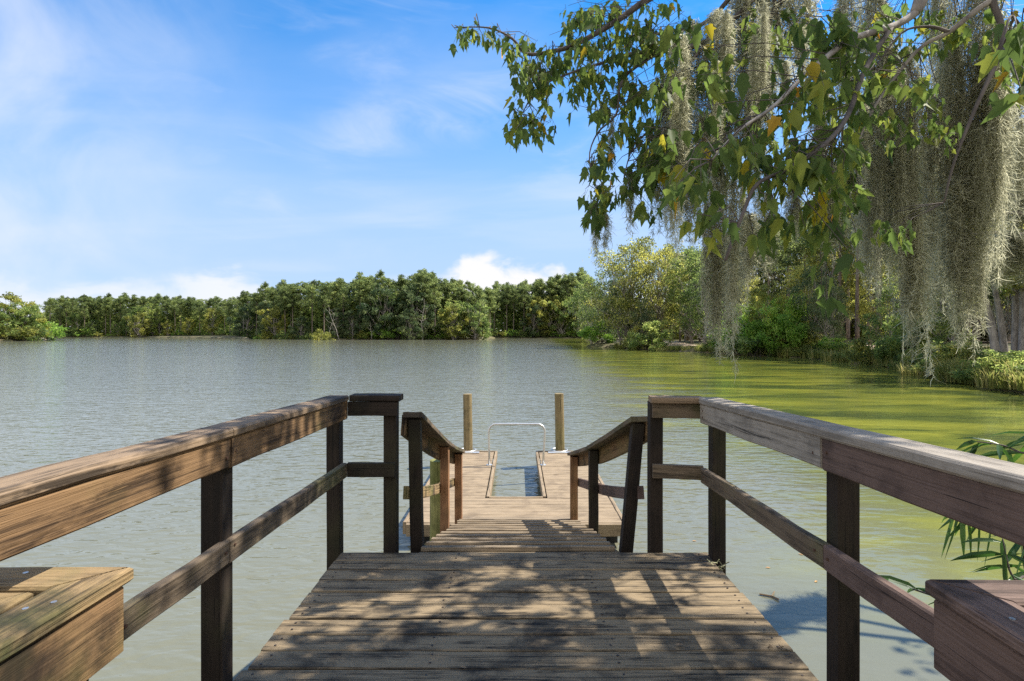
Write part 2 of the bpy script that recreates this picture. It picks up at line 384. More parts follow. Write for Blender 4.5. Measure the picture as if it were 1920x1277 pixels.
hgt = wmath('MULTIPLY', wmath('MULTIPLY', hgt, amp, tree=t), wmath('SUBTRACT', 1, wmath('MULTIPLY', alg, .62, tree=t), tree=t), tree=t)
bp = t.nodes.new('ShaderNodeBump'); bp.inputs['Strength'].default_value = 1; bp.inputs['Distance'].default_value = .060
t.links.new(hgt, bp.inputs['Height']); t.links.new(bp.outputs[0], b.inputs['Normal'])
wv = np.array([(-700, -300, WZ), (500, -300, WZ), (500, 700, WZ), (-700, 700, WZ)], float)
tag(link('water', np_mesh('water', wv, np.array([[0, 1, 2, 3]]), np.full(4, .5), mw)), kind='structure')

# ------------------------------------------------------------------ pier
SL = .015
def dz(y): return SL*(3.635-y)
pier = empty('pier', (0, 1, 0), 'weathered wooden pier with grey-brown planks running out over the lake between two railings', 'pier')
NAILS = []; d = MB(); y = 3.635-.07; k = 0
while y > 1.5:
    wdt = .131+random.uniform(-.005, .004)
    gap = random.choice([.011, .014, .019])
    d.board((-1.19+random.uniform(-.012, .006), y, dz(y)-.019+random.uniform(-.002, .002)), (1.28+random.uniform(-.006, .012), y, dz(y)-.019+random.uniform(-.002, .002)), wdt, .038, jit=.0012, bev=.005, seg=14)
    NAILS.append((y, wdt)); y -= wdt+gap
d.build('decking', W_deck, pier)
f = MB()
for x in (-1.13, -.4, .45, 1.22): f.board((x, 1.5, dz(1.5)-.14), (x, 3.59, -.14), .045, .19, jit=0)
f.board((-1.15, 3.60, -.14), (1.24, 3.60, -.14), .035, .19, jit=0)
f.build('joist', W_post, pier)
f = MB(); y = 1.44
for i in range(48):
    f.board((-2.3, y, .34), (2.4, y, .34), .136, .038, jit=0, seg=2); y -= .143
f.build('platform_decking', W_deck, pier)
f = MB()
f.board((-2.3, 1.50, .26), (2.4, 1.50, .26), .038, .2, jit=0); f.board((-1.19, 1.46, .12), (1.28, 1.46, .12), .038, .2, jit=0)
for x in (-2.28, 2.38): f.board((x, 1.47, .22), (x, -5.3, .22), .04, .2, jit=0)
f.build('platform_rim', W_post, pier)
for (x, y) in ((-2.1, 1.2), (2.2, 1.2), (-2.1, -1.6), (2.2, -1.6), (-.95, 3.35), (1.05, 3.35)):
    MB().tube([(x, y, -2.4), (x, y, -.06 if y > 2 else .2)], .1, 12).build('support_pile', W_pile, pier)
nq = MB(); nq.tube([(0, 0, -.002), (0, 0, .0025)], .0055, 8); nme = nq.mesh('nail_head', plain('dark_nail', (.06, .045, .035), .6, .3))
for yb_, wb_ in NAILS[:11]:
    for x in (-1.13, -.4, .45, 1.22):
        for q_ in (-.25, .25):
            if random.random() < .93:
                o = link('nail_head', nme, pier); o.location = (x+random.uniform(-.012, .012), yb_+wb_*q_+random.uniform(-.008, .008), dz(yb_)+.0005)

def post(parent, x0, x1, y0, y1, z0, z1, m, lean=(0, 0)):
    cx, cy = (x0+x1)/2, (y0+y1)/2
    return MB().board((cx, cy, z0), (cx+lean[0], cy+lean[1], z1), x1-x0, y1-y0, up=(0, 1, 0), jit=.0008, bev=.005, seg=8).build('post', m, parent)

# left railing -----------------------------------------------------
rl = empty('wooden_railing', (-1.24, 3.2, 0), 'brown wooden pier railing on the left side, with dark posts and a sunlit near end', 'railing', 'railings along the pier')
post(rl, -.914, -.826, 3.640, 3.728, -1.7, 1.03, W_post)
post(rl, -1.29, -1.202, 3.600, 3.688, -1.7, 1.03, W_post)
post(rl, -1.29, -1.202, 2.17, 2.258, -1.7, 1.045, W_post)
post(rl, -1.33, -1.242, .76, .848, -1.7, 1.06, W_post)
xa, xb = -1.135, -1.185      # inner cap edge at far corner and at the near end
def xin(y, a, b_, ya=3.6, yb=1.2): return a+(b_-a)*(ya-y)/(ya-yb)
def zc(y, a, b_, ya=3.6, yb=1.2): return a+(b_-a)*(ya-y)/(ya-yb)
def cap(mb, y0, y1, side, xa, xb, za, zb, wd=.14, th=.04, m0=0, m1=0, sag=0, jit=.0018):
    s = side
    mb.board((xin(y0, xa, xb)+s*wd/2, y0, zc(y0, za, zb)+th/2), (xin(y1, xa, xb)+s*wd/2, y1, zc(y1, za, zb)+th/2), wd, th, jit=jit, bev=.009, m0=m0, m1=m1, sag=sag)
m = MB(); cap(m, .55, 2.19, -1, xa, xb, 1.032, 1.085); m.build('cap_board', W_capL, rl)
m = MB(); cap(m, 2.193, 3.60, -1, xa, xb, 1.032, 1.085); m.build('cap_board', W_capL, rl)
m = MB(); m.board((-1.132, 3.655, 1.052), (-.795, 3.655, 1.052), .13, .04, jit=.001, bev=.006); m.build('cap_board', W_post, rl)
def rail(mb, y0, y1, side, xa, xb, za, zb, h, th=.038, off=.03):
    s = side
    mb.board((xin(y0, xa, xb)+s*off, y0, zc(y0, za, zb)-h/2), (xin(y1, xa, xb)+s*off, y1, zc(y1, za, zb)-h/2), th, h, jit=.002, bev=.006)
m = MB(); rail(m, .55, 2.19, -1, xa, xb, 1.0345, 1.0875, .125); m.build('top_rail', W_railL, rl)
m = MB(); rail(m, 2.194, 3.597, -1, xa, xb, 1.0345, 1.0875, .125); m.build('top_rail', W_railL, rl)
m = MB(); m.board((-1.145, 3.617, .980), (-.81, 3.617, .980), .038, .095, jit=.001); m.build('top_rail', W_post, rl)
m = MB(); rail(m, 1.48, 2.19, -1, xa, xb, .614, .66, .098, off=.034); m.build('mid_rail', W_mid, rl)
m = MB(); rail(m, 2.193, 3.597, -1, xa, xb, .614, .66, .098, off=.034); m.build('mid_rail', W_mid, rl)
m = MB(); m.board((-1.148, 3.617, .566), (-.83, 3.617, .566), .038, .095, jit=.001); m.build('mid_rail', W_post, rl)

# right railing ----------------------------------------------------
rr = empty('wooden_railing', (1.3, 3.2, 0), 'wooden pier railing on the right side, with silver-grey cap boards and purple-brown rails', 'railing', 'railings along the pier')
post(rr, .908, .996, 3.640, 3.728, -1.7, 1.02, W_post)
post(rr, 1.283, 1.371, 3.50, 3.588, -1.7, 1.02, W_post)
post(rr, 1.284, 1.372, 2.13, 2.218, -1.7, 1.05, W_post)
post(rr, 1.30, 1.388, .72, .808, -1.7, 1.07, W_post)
ya, yb = 1.195, 1.212
m = MB(); cap(m, .55, 3.52, 1, ya, yb, 1.018, 1.105, th=.044, jit=.001); m.build('cap_board', W_grey, rr)
m = MB(); m.board((.895, 3.60, 1.045), (1.235, 3.575, 1.045), .13, .04, jit=.001, bev=.006); m.build('cap_board', W_capL, rr)
m = MB(); rail(m, 2.135, 3.517, 1, ya, yb, 1.0205, 1.1075, .126); m.build('top_rail', W_grey, rr)
m = MB(); rail(m, .55, 2.131, 1, ya, yb, 1.0205, 1.1075, .130); m.build('top_rail', W_railR, rr)
m = MB(); m.board((.912, 3.61, .970), (1.24, 3.56, .970), .038, .098, jit=.001); m.build('top_rail', W_mid, rr)
m = MB(); rail(m, 2.135, 3.517, 1, ya, yb, .600, .67, .098, off=.034); m.build('mid_rail', W_mid, rr)
m = MB(); rail(m, 1.40, 2.131, 1, ya, yb, .600, .67, .1, off=.034); m.build('mid_rail', W_railR, rr)
m = MB(); m.board((.914, 3.61, .560), (1.24, 3.56, .560), .038, .092, jit=.001); m.build('mid_rail', W_mid, rr)

def heads(parent, pts, r, name, mat=None):
    for p, n_ in pts:
        p = Vector(p); n_ = Vector(n_); MB().tube([p-n_*.004, p+n_*.0035], r, 8).build(name, mat or M_rust, parent)
M_rust = plain('rusty_nail', (.10, .055, .035), .7, .3)
for yy, zz_ in ((2.225, 1.00), (2.16, .985), (2.225, .61), (2.16, .60), (3.56, .985), (3.56, .945), (3.57, .575), (1.62, .60)):
    heads(rl, [((xin(yy, xa, xb)-.0105 if zz_ > .8 else xin(yy, xa, xb)-.0145, yy, zz_), (1, 0, 0))], .006, 'nail_head')
for yy, zz_ in ((2.19, 1.0), (2.10, 1.02), (2.19, .60), (2.10, .60), (3.47, .985), (3.47, .945), (3.46, .56)):
    heads(rr, [((xin(yy, ya, yb)+.0105 if zz_ > .8 else xin(yy, ya, yb)+.0145, yy, zz_), (-1, 0, 0))], .006, 'nail_head')
# corner benches -----------------------------------------------------
def bench(side, cx, cy, z, mat, apm, label):
    b0 = empty('corner_bench', (cx+side*.3, cy-.4, .36), label, 'bench', 'corner benches at the near end of the pier')
    st = MB(); pw = .126; gp = .02
    for k in range(4):
        o = k*(pw+gp)+pw/2; 
        if k == 0: o += .004
        # plank along the walkway, mitred into the one that runs outward along the far edge
        x = cx+side*o
        yend = cy-o
        st.board((x, cy-1.5, z-.02), (x, yend, z-.02+random.uniform(-.002, .002)), pw, .04, jit=.0015, bev=.007, m1=(-1 if side > 0 else 1)*1.0)
    for k in range(4):
        o = k*(pw+gp)+pw/2
        yv = cy-o; xs = cx+side*(o+.010)
        st.board((xs, yv, z-.021), (cx+side*1.25, yv, z-.021+random.uniform(-.003, .002)), pw, .04, jit=.002, bev=.007, m0=(1 if side > 0 else -1)*1.0)
    st.build('seat', mat, b0)
    m = MB(); m.board((cx+side*.035, cy-1.5, z-.135), (cx+side*.035, cy-.02, z-.135), .038, .18, jit=.001); m.build('apron', apm, b0)
    m = MB(); m.board((cx+side*.06, cy-.055, z-.135), (cx+side*1.25, cy-.055, z-.135), .038, .18, jit=.001); m.build('apron', apm, b0)
    for (lx, ly) in ((.10, -.13), (.10, -1.3), (1.1, -.13), (.62, -.68)):
        MB().board((cx+side*lx, cy+ly, .36), (cx+side*lx, cy+ly, z-.045), .088, .088, up=(0, 1, 0), seg=3).build('leg', W_post, b0)
    for (sx_, sy_) in ((.05, -.20), (.09, -.23), (.26, -.045), (.05, -.5)):
        MB().tube([(cx+side*sx_, cy+sy_, z-.002), (cx+side*sx_, cy+sy_, z+.002)], .0065, 8).build('screw', M_screw, b0)
bench(-1, -1.052, 1.468, .85, W_bench, W_railL, 'brown sunlit corner bench with mitred seat planks in the bottom left corner')
bench(1, 1.058, 1.394, .85, W_benchR, W_railR, 'purple-brown corner bench with cracked seat planks in the bottom right corner')

# ------------------------------------------------------------------ gangway
gw = empty('gangway', (0, 5, -.4), 'sloping slatted wooden gangway with handrails leading down from the pier to the floating dock', 'gangway')
Y0, Z0, Y1, Z1 = 3.66, -.025, 6.62, -.83
gs = (Z1-Z0)/(Y1-Y0)
def gz(y): return Z0+gs*(y-Y0)
nrm = Vector((0, -gs, 1)).normalized()
m = MB(); y = Y0+.075
while y < Y1:
    m.board((-.69, y, gz(y)-.016), (.72, y, gz(y)-.016), .138, .032, up=nrm, jit=.0012); y += .139
m.build('ramp_decking', W_deck, gw)
for k in range(11):
    y = Y0+.16+k*.255
    MB().board((-.675+random.uniform(-.02, .02), y, gz(y)+.018), (.705+random.uniform(-.02, .02), y, gz(y)+.018), .085, .034, up=nrm, jit=.0015, bev=.006).build('tread_cleat', W_ramp, gw)
for x in (-.66, .69):
    MB().board((x, Y0, Z0-.125), (x, Y1, Z1-.125), .04, .17, up=nrm, jit=0).build('stringer', W_post, gw)
m = MB(); m.board((-.66, 5.1, gz(5.1)-.16), (.69, 5.1, gz(5.1)-.16), .04, .1, jit=0); m.build('crossbeam', W_post, gw)
m = MB(); m.board((-.70, 6.66, -.838), (.73, 6.66, -.838), .13, .03, jit=.001); m.build('landing_plate', W_ramp, gw)
def handrail(side, xs, ys, tops, mats, lean, capm, railm, midm):
    h = empty('handrail', (0, 0, 0)); h.parent = gw; h.matrix_parent_inverse = Matrix.Translation(gw.location).inverted()
    def add(mb, name, mat):
        o = bpy.data.objects.new(name, mb.mesh(name, mat)); col.objects.link(o); o.parent = h
    pts = []
    for x, y, zt, mt, ln in zip(xs, ys, tops, mats, lean):
        q = MB(); q.board((x, y, gz(y)-.18), (x+ln, y, zt), .086, .086, up=(0, 1, 0), seg=5, jit=.001); add(q, 'post', mt)
        pts.append(Vector((x+ln, y, zt)))
    a, mid_, b_ = pts
    q = MB()
    p0 = a+Vector((side*.005, -.06, .02+.02)); p1 = mid_+Vector((0, 0, .018)); p2 = b_+Vector((0, .10, .005))
    for s0, s1 in ((p0, p1), (p1, p2)): q.board(s0, s1+(s1-s0).normalized()*.004, .14, .038, jit=.001, sag=.006)
    add(q, 'cap_board', capm)
    q = MB()
    off = Vector((side*.062, 0, -.075))
    q.board(p0+off, p1+off, .038, .15, jit=.001, sag=.01); q.board(p1+off, p2+off, .038, .15, jit=.001)
    add(q, 'top_rail', railm)
    q = MB(); o2 = side*.063
    q.board((xs[0]+lean[0]*.45+o2, ys[0]-.08, gz(ys[0])+.44), (xs[1]+o2, ys[1], gz(ys[1])+.42), .038, .092, jit=.001, sag=.015)
    q.board((xs[1]+o2, ys[1]+.001, gz(ys[1])+.42), (xs[2]+o2, ys[2]+.06, gz(ys[2])+.46), .038, .092, jit=.001)
    add(q, 'mid_rail', midm)
handrail(-1, (-.72, -.735, -.705), (3.86, 5.40, 6.40), (.872, .345, .045), (W_post, W_red, W_red), (-.02, 0, 0), W_mid, W_railL, W_bench)
handrail(1, (.775, .735, .672), (3.88, 5.15, 6.33), (.838, .365, .030), (W_post, W_post, W_red), (.10, 0, 0), W_mid, W_railL, W_railR)

# ------------------------------------------------------------------ floating dock
FZ = -.86
fl = empty('floating_dock', (0, 8.5, FZ), 'U-shaped tan plank floating dock with two fingers at the foot of the gangway', 'floating dock')
m = MB(); y = 6.62+.07
while y < 10.6:
    spans = [(-1.40, 1.335)] if y < 7.60 else [(-1.40, -.432), (.40, 1.335)]
    for a, b_ in spans:
        jx = random.uniform(-.006, .006)
        m.board((a+.03, y, FZ-.016+random.uniform(-.002, .002)), (b_-.03, y, FZ-.016+random.uniform(-.002, .002)), .134, .032, jit=.001, seg=8)
    y += .141
m.build('decking', W_float, fl)
def trim(p0, p1, up=(0, 0, 1), h=.15, th=.045): MB().board(p0, p1, th, h, up=up, jit=.001).build('trim_board', W_float, fl)
tz = FZ-.062
trim((-1.395, 6.60, tz), (-1.395, 10.62, tz)); trim((1.33, 6.60, tz), (1.33, 10.62, tz))
trim((-.42, 7.64, tz), (-.42, 10.62, tz)); trim((.388, 7.64, tz), (.388, 10.62, tz))
trim((-1.37, 6.585, tz-.015), (1.305, 6.585, tz-.015)); trim((-.40, 7.62, tz), (.365, 7.62, tz))
trim((-1.37, 10.60, tz), (-.445, 10.60, tz)); trim((.41, 10.60, tz), (1.305, 10.60, tz))
for (xa_, xb_) in ((-1.35, -.46), (.43, 1.29)):
    for yy in (6.75, 8.1, 9.4): 
        MB().board((xa_+.02, yy+.5, FZ-.26), (xb_-.02, yy+.5, FZ-.26), 1.0, .26, jit=0, bev=.05, seg=2).build('float_drum', M_black, fl)
for s, xx in ((-1, -.99), (1, .845)):
    pts = [(xx+.16*math.cos(a), 10.70+.17*math.sin(a), FZ+.012) for a in np.linspace(0, 2*math.pi, 21)]
    MB().tube(pts, .013, 6, cap=False).build('pile_hoop', M_galv, fl, True)
    MB().board((xx-.24, 10.49, FZ+.008), (xx+.24, 10.49, FZ+.008), .1, .012, jit=0).build('hoop_plate', M_galv, fl)

def pile(x, y, top, r, mat, lean, label):
    o = empty('mooring_pile', (x, y, WZ), label, 'pile', 'round wooden piles in the water around the floating dock')
    pts = [(x+lean*(z-WZ), y, z) for z in np.linspace(WZ-1.2, top, 9)]
    MB().tube(pts, [r*(1.04-.008*k) for k in range(9)], 16, jit=.015).build('shaft', mat, o)
pile(-.985, 10.72, .27, .09, W_pile, -.012, 'left of the two tall tan mooring piles at the far end of the floating dock')
pile(.865, 10.72, .28, .092, W_pile, -.018, 'right of the two tall tan mooring piles at the far end of the floating dock')
pile(-.865, 5.85, .10, .095, W_gpile, 0, 'short mossy green round pile standing behind the left gangway handrail')

gr = empty('grab_rail', (0, 9.5, FZ), 'galvanised tube grab rail arching over the gap between the dock fingers', 'grab rail')
pts = [(-.50, 9.5, FZ)]; zt, rc = -.128, .13
pts += [(-.505, 9.5, FZ+.3), (-.51, 9.5, zt-rc)]
for a in np.linspace(math.pi, math.pi/2, 7)[1:]: pts.append((-.51+rc+rc*math.cos(a), 9.5, zt-rc+rc*math.sin(a)))
for a in np.linspace(math.pi/2, 0, 7): pts.append((.49-rc+rc*math.cos(a), 9.5, zt-rc+rc*math.sin(a)))
pts += [(.475, 9.5, FZ+.3), (.46, 9.5, FZ)]
MB().tube(pts, .0195, 10).build('tube', M_galv, gr, True)
for x in (-.50, .46): MB().tube([(x, 9.5, FZ), (x, 9.5, FZ+.012)], .055, 12).build('foot_plate', M_galv, gr)

# ------------------------------------------------------------------ tree meshes
def quads(P, size, tone, flat=0.0, asp=.5, axis=None):
    """leaf-sized diamonds at P with random orientation"""
    n = len(P); a = rng.normal(size=(n, 3)) if axis is None else axis+rng.normal(size=(n, 3))*.35
    a /= np.linalg.norm(a, axis=1)[:, None]
    b_ = rng.normal(size=(n, 3)); b_[:, 2] *= (1-flat); b_ -= a*(a*b_).sum(1)[:, None]; b_ /= np.linalg.norm(b_, axis=1)[:, None]
    s = size*(.6+.8*rng.random(n))[:, None]
    c = np.cross(a, b_)*s*.12
    V = np.stack([P+a*s, P+b_*s*asp+c, P-a*s*.9, P-b_*s*asp+c], 1).reshape(-1, 3)
    return V, np.arange(4*n).reshape(n, 4), np.repeat(tone, 4)

def clumps_to_leaves(cen, rad, per, squash=.75):
    P = []; T = []
    for c_, r_, n in zip(cen, rad, per):
        d_ = rng.normal(size=(n, 3)); d_ /= np.linalg.norm(d_, axis=1)[:, None]
        rr_ = r_*.52*np.cbrt(.2+.8*rng.random(n))*(1+.22*rng.normal(size=n))
        ns = 7; so = rng.normal(size=(ns, 3)); so /= np.linalg.norm(so, axis=1)[:, None]; so *= r_*rng.uniform(.35, 1.05, ns)[:, None]; so[:, 2] *= squash
        wgt = rng.random(ns)+.25; pick = rng.choice(ns, n, p=wgt/wgt.sum()); st_ = rng.normal(0, .12, ns)
        d_[:, 2] *= .72
        P.append(c_+so[pick]+d_*rr_[:, None])
        T.append(np.clip(.5+rng.normal(0, .14)+st_[pick]*1.5+rng.normal(0, .16, n), 0, 1))
    return np.concatenate(P), np.concatenate(T)

def limb_pts(p0, p1, n=5, wob=.06):
    p0, p1 = np.array(p0, float), np.array(p1, float); L = np.linalg.norm(p1-p0); out = []
    for k in range(n):
        a = k/(n-1); p = p0+(p1-p0)*a
        if 0 < k < n-1: p = p+rng.normal(0, wob*L, 3)
        p = p+np.array((0, 0, -.10*L*math.sin(a*math.pi)))*.5
        out.append(p)
    return out

def make_pine(h, seed, leaf=.42, nl=1700, cb=.5, rmax=.13, cr=1.0):
    global rng
    rng = np.random.default_rng(seed); random.seed(seed)
    t_ = MB(); bend = rng.normal(0, .012*h, 2)
    tp = [(bend[0]*a*a, bend[1]*a*a, h*a) for a in np.linspace(0, .97, 9)]
    r0 = h*.0115
    t_.tube(tp, [r0*(1.15-.95*a) for a in np.linspace(0, 1, 9)], 8)
    cen = []; rad_ = []
    nb = 24
    for k in range(nb):
        a = cb+(1-cb)*(k+rng.random())/nb
        prof = math.sin(min(1, (1-a)/(1-cb)*1.0+.12)*math.pi*.62)
        ln = h*rmax*prof*rng.uniform(.55, 1.25); an = k*2.4+rng.normal(0, .4)
        e = np.array((math.cos(an)*ln+bend[0]*a*a, math.sin(an)*ln+bend[1]*a*a, h*a+ln*rng.uniform(.05, .45)))
        s0 = np.array((bend[0]*a*a, bend[1]*a*a, h*a-.01*h))
        t_.tube(limb_pts(s0, e, 4, .04), [r0*.3, r0*.24, r0*.17, r0*.08], 5, cap=False)
        for f_ in (1.0, .62):
            if rng.random() < .9:
                cen.append(s0+(e-s0)*f_+rng.normal(0, .012*h, 3)); rad_.append(cr*h*rng.uniform(.032, .058)*(1.1 if f_ == 1 else .85))
    cen.append(np.array((bend[0], bend[1], h*.985))); rad_.append(h*.032)
    for k in range(6):       # dead stubs
        a = rng.uniform(.3, cb+.05); an = rng.uniform(0, 6.28); ln = h*.05
        s0 = np.array((bend[0]*a*a, bend[1]*a*a, h*a)); t_.tube([s0, s0+np.array((math.cos(an)*ln, math.sin(an)*ln, -.1*ln))], [r0*.2, r0*.05], 4, cap=False)
    rad_ = np.array(rad_); per = (nl*rad_**2/(rad_**2).sum()).astype(int)+8
    P, T = clumps_to_leaves(cen, rad_, per, .7)
    V, F, tn = quads(P, leaf, T, asp=.38)
    return t_.mesh('trunk', B_pine, True), np_mesh('crown', V, F, tn, L_pine), None

def make_broad(h, seed, mat, leaf=.4, nl=2200, base=.18, rx=.34, ncl=26, bm=B_grey, stems=1, squash=.8, moss=0):
    global rng
    rng = np.random.default_rng(seed); random.seed(seed)
    t_ = MB(); r0 = h*.017/math.sqrt(stems)
    cen = []; rad_ = []
    ch = h*(1-base)
    for k in range(ncl):
        u = (k+.5)/ncl; zz_ = h*base+ch*(.10+.86*u); pr = math.sqrt(max(.02, 1-((u-.42)/.62)**2))
        an = k*2.4+rng.normal(0, .5); q = h*rx*pr*math.sqrt(rng.uniform(.12, 1))
        cen.append(np.array((math.cos(an)*q, math.sin(an)*q, zz_+rng.normal(0, .02*h)))); rad_.append(h*rng.uniform(.07, .125)*(.75+.3*pr))
    for s in range(stems):
        a0 = 6.28*s/stems; q0 = 0 if stems == 1 else h*.025; sp = h*.05 if stems > 1 else h*.015
        tip = np.array((math.cos(a0)*sp*2.2, math.sin(a0)*sp*2.2, h*.82)); b0 = np.array((math.cos(a0)*q0, math.sin(a0)*q0, -.3))
        tp = limb_pts(b0, tip, 7, .018); t_.tube(tp, [r0*(1.2-.95*a) for a in np.linspace(0, 1, 7)], 8)
        for k in range(s, ncl, stems):
            c_ = cen[k]; f_ = np.clip((c_[2]/h-.28)*.9, .12, .8); st_ = b0+(tip-b0)*f_
            t_.tube(limb_pts(st_, c_, 5, .06), [r0*.42, r0*.34, r0*.24, r0*.15, r0*.06], 5, cap=False)
    rad_ = np.array(rad_); per = (nl*rad_**2/(rad_**2).sum()).astype(int)+6
    P, T = clumps_to_leaves(cen, rad_, per, squash)
    V, F, tn = quads(P, leaf, T, asp=.5)
    mm = None
    if moss:
        n = moss; ci = rng.integers(0, ncl, n); c_ = np.array(cen)[ci]; rr_ = np.array(rad_)[ci]
        p = c_+np.c_[rng.normal(0, .55, n)*rr_, rng.normal(0, .55, n)*rr_, -rng.random(n)*rr_*1.3]
        ax = np.tile(np.array((0, 0, -1.0)), (n, 1))
        V2, F2, t2 = quads(p, leaf*1.9, np.clip(rng.normal(.5, .2, n), 0, 1), asp=.13, axis=ax*2.2)
        mm = np_mesh('moss', V2, F2, t2, L_moss)
    return t_.mesh('trunk', bm, True), np_mesh('crown', V, F, tn, mat), mm

def make_bush(h, seed, mat, leaf=.12, nl=2500, rx=.7, bm=B_dark):
    global rng
    rng = np.random.default_rng(seed); random.seed(seed)
    t_ = MB(); cen = []; rad_ = []
    for k in range(16):
        an = k*2.4; q = h*rx*math.sqrt(rng.random()); zc_ = h*(.18+.72*rng.random()*(1-.55*(q/(h*rx))**2))
        c_ = np.array((math.cos(an)*q, math.sin(an)*q, zc_)); cen.append(c_); rad_.append(h*rng.uniform(.15, .27))
        t_.tube(limb_pts((rng.normal(0, .04*h), rng.normal(0, .04*h), -.2), c_, 4, .06), [h*.012, h*.010, h*.007, h*.003], 5, cap=False)
    rad_ = np.array(rad_); per = (nl*rad_**2/(rad_**2).sum()).astype(int)+4
    P, T = clumps_to_leaves(cen, rad_, per, .9)
    P[:, 2] = np.abs(P[:, 2])
    V, F, tn = quads(P, leaf, T, asp=.42)
    return t_.mesh('stems', bm, True), np_mesh('foliage', V, F, tn, mat), None

def make_grass(seed, h=.7, n=260, r=.55, mat=None):
    global rng
    rng = np.random.default_rng(seed)
    an = rng.uniform(0, 6.28, n); q = r*np.sqrt(rng.random(n)); b0 = np.c_[np.cos(an)*q, np.sin(an)*q, np.full(n, -.08)]
    ln = h*rng.uniform(.5, 1.15, n); le = rng.uniform(.1, .6, n)
    dr = np.c_[np.cos(an+rng.normal(0, .8, n)), np.sin(an+rng.normal(0, .8, n)), np.zeros(n)]
    sd_ = np.cross(dr, (0, 0, 1)); wv_ = .012+.012*rng.random(n)
    m1 = b0+np.c_[dr[:, :2]*(le*ln*.3)[:, None], ln*.6]; tp = b0+np.c_[dr[:, :2]*(le*ln)[:, None], ln*(1-.4*le)]
    s_ = sd_*wv_[:, None]
    V = np.stack([b0-s_, b0+s_, m1+s_*.8, m1-s_*.8, tp], 1).reshape(-1, 3); k = np.arange(n)*5
    F = np.concatenate([np.c_[k, k+1, k+2, k+3], np.c_[k+3, k+2, k+4, k+4]])
    tris = np.c_[k+3, k+2, k+4]
    F4 = np.c_[k, k+1, k+2, k+3]
    V2 = np.stack([b0-s_, b0+s_, m1+s_*.8, m1-s_*.8, m1-s_*.8, m1+s_*.8, tp+s_*.1, tp-s_*.1], 1).reshape(-1, 3); k = np.arange(n)*8
    F4 = np.concatenate([np.c_[k, k+1, k+2, k+3], np.c_[k+4, k+5, k+6, k+7]])
    return np_mesh('blades', V2, F4, np.repeat(np.clip(rng.normal(.5, .22, n), 0, 1), 8), mat or L_grass)

def plant_tree(kind, proto, h0, x, y, h, label, cat='tree', group=None, rot=None, wid=1.0, sink=.1, zb=None):
    s = h/h0; z = (ground_z(x, y) if zb is None else zb)-sink
    o = empty(kind, (x, y, z), label, cat, group)
    o.scale = (s*wid, s*wid, s); o.rotation_euler = (0, 0, random.uniform(0, 6.28) if rot is None else rot)
    names = ('stems', 'foliage', 'moss') if kind == 'bush' else ('trunk', 'crown', 'moss')
    for nm, me in zip(names, proto):
        if me is None: continue
        c_ = bpy.data.objects.new(nm, me); col.objects.link(c_); c_.parent = o
        if nm == 'moss': c_['kind'] = 'stuff'
    return o

PINES = [make_pine(27, 100+k, .34, 6000, cb=(.38, .44, .34, .48)[k], rmax=(.15, .13, .17, .135)[k], cr=1.25) for k in range(4)]
PINEF = [make_pine(27, 150+k, .32, 3800, cb=(.55, .62)[k], rmax=(.13, .11)[k], cr=1.2) for k in range(2)]
OAKS = [make_broad(18, 200+k, L_oak, .32, 6000, base=.03, rx=.36, ncl=30, moss=(0, 160, 0)[k]) for k in range(3)]
GOLDS = [make_broad(14, 220+k, L_gold, .28, 5000, base=.03, rx=.36, ncl=26) for k in range(2)]
DARKS = [make_broad(16, 230+k, L_dark, .31, 5400, base=.02, rx=.36, ncl=28) for k in range(2)]
BUSHF = [make_bush(3.5, 240+k, (L_oak, L_gold, L_fresh)[k], .20, 1000) for k in range(3)]

# ------------------------------------------------------------------ far wood
def interp(px, tab): return float(np.interp(px, [a for a, _ in tab], [b_ for _, b_ in tab]))
def add_far(px, D, topy, proto, h0, kind, label, group, jit=.06, wid=1.0):
    x = (px-970)/1000*D; zt = CAM_Z+(625-topy)/1000*D; h = (zt-ground_z(x, D))*(1+random.gauss(0, jit))
    return plant_tree(kind, proto, h0, x, D, max(h, 2), label, 'bush' if kind == 'bush' else 'tree', group, wid=wid)
random.seed(21)
TOP = [(90, 560), (130, 556), (260, 556), (330, 558), (430, 560), (455, 552), (500, 538), (560, 530), (640, 530), (700, 518), (760, 524), (800, 512), (850, 524), (900, 542), (930, 534), (1000, 532), (1040, 524), (1090, 520)]
SH = [(90, 352), (300, 338), (420, 305), (455, 268), (520, 242), (600, 223), (895, 223), (925, 281), (1100, 279)]
def zone(px):
    if px < 450: return 'low far left stretch'
    if px < 905: return 'tall middle stretch'
    return 'recessed right stretch'
for row, (off, stp, jt) in enumerate(((5, 15, .07), (13, 14, .05), (26, 14, .04))):
    px = 92+row*5
    while px < 1110:
        D = interp(px, SH)+off+random.uniform(-2.5, 2.5)
        zn = zone(px)
        if row == 0 and random.random() < .50:
            pr, h0, nm = random.choice([(OAKS[0], 18, 'leafy'), (OAKS[1], 18, 'leafy'), (OAKS[2], 18, 'leafy'), (GOLDS[0], 14, 'yellow-green'), (DARKS[0], 16, 'dark'), (DARKS[1], 16, 'dark')])
            frac = random.uniform(.42, .85); ty = 636-(636-interp(px, TOP))*frac
            add_far(px+random.uniform(-4, 4), D-2, ty, pr, h0, 'broadleaf_tree', f'{nm} broadleaf tree at the waterline in the {zn} of the far wood', f'{nm} broadleaf trees of the {zn} of the far shore', .05)
        else:
            add_far(px+random.uniform(-4, 4), D, interp(px, TOP)+(8 if row == 0 else 2), (random.choice(PINEF) if row == 0 else random.choice(PINES)), 27, 'pine_tree', f'tall bare-trunked pine in the {zn} of the far wood', f'pines of the {zn} of the far shore', jt)
        px += stp*random.uniform(.8, 1.25)*(1.15 if 455 < px < 905 else 1)
px = 95
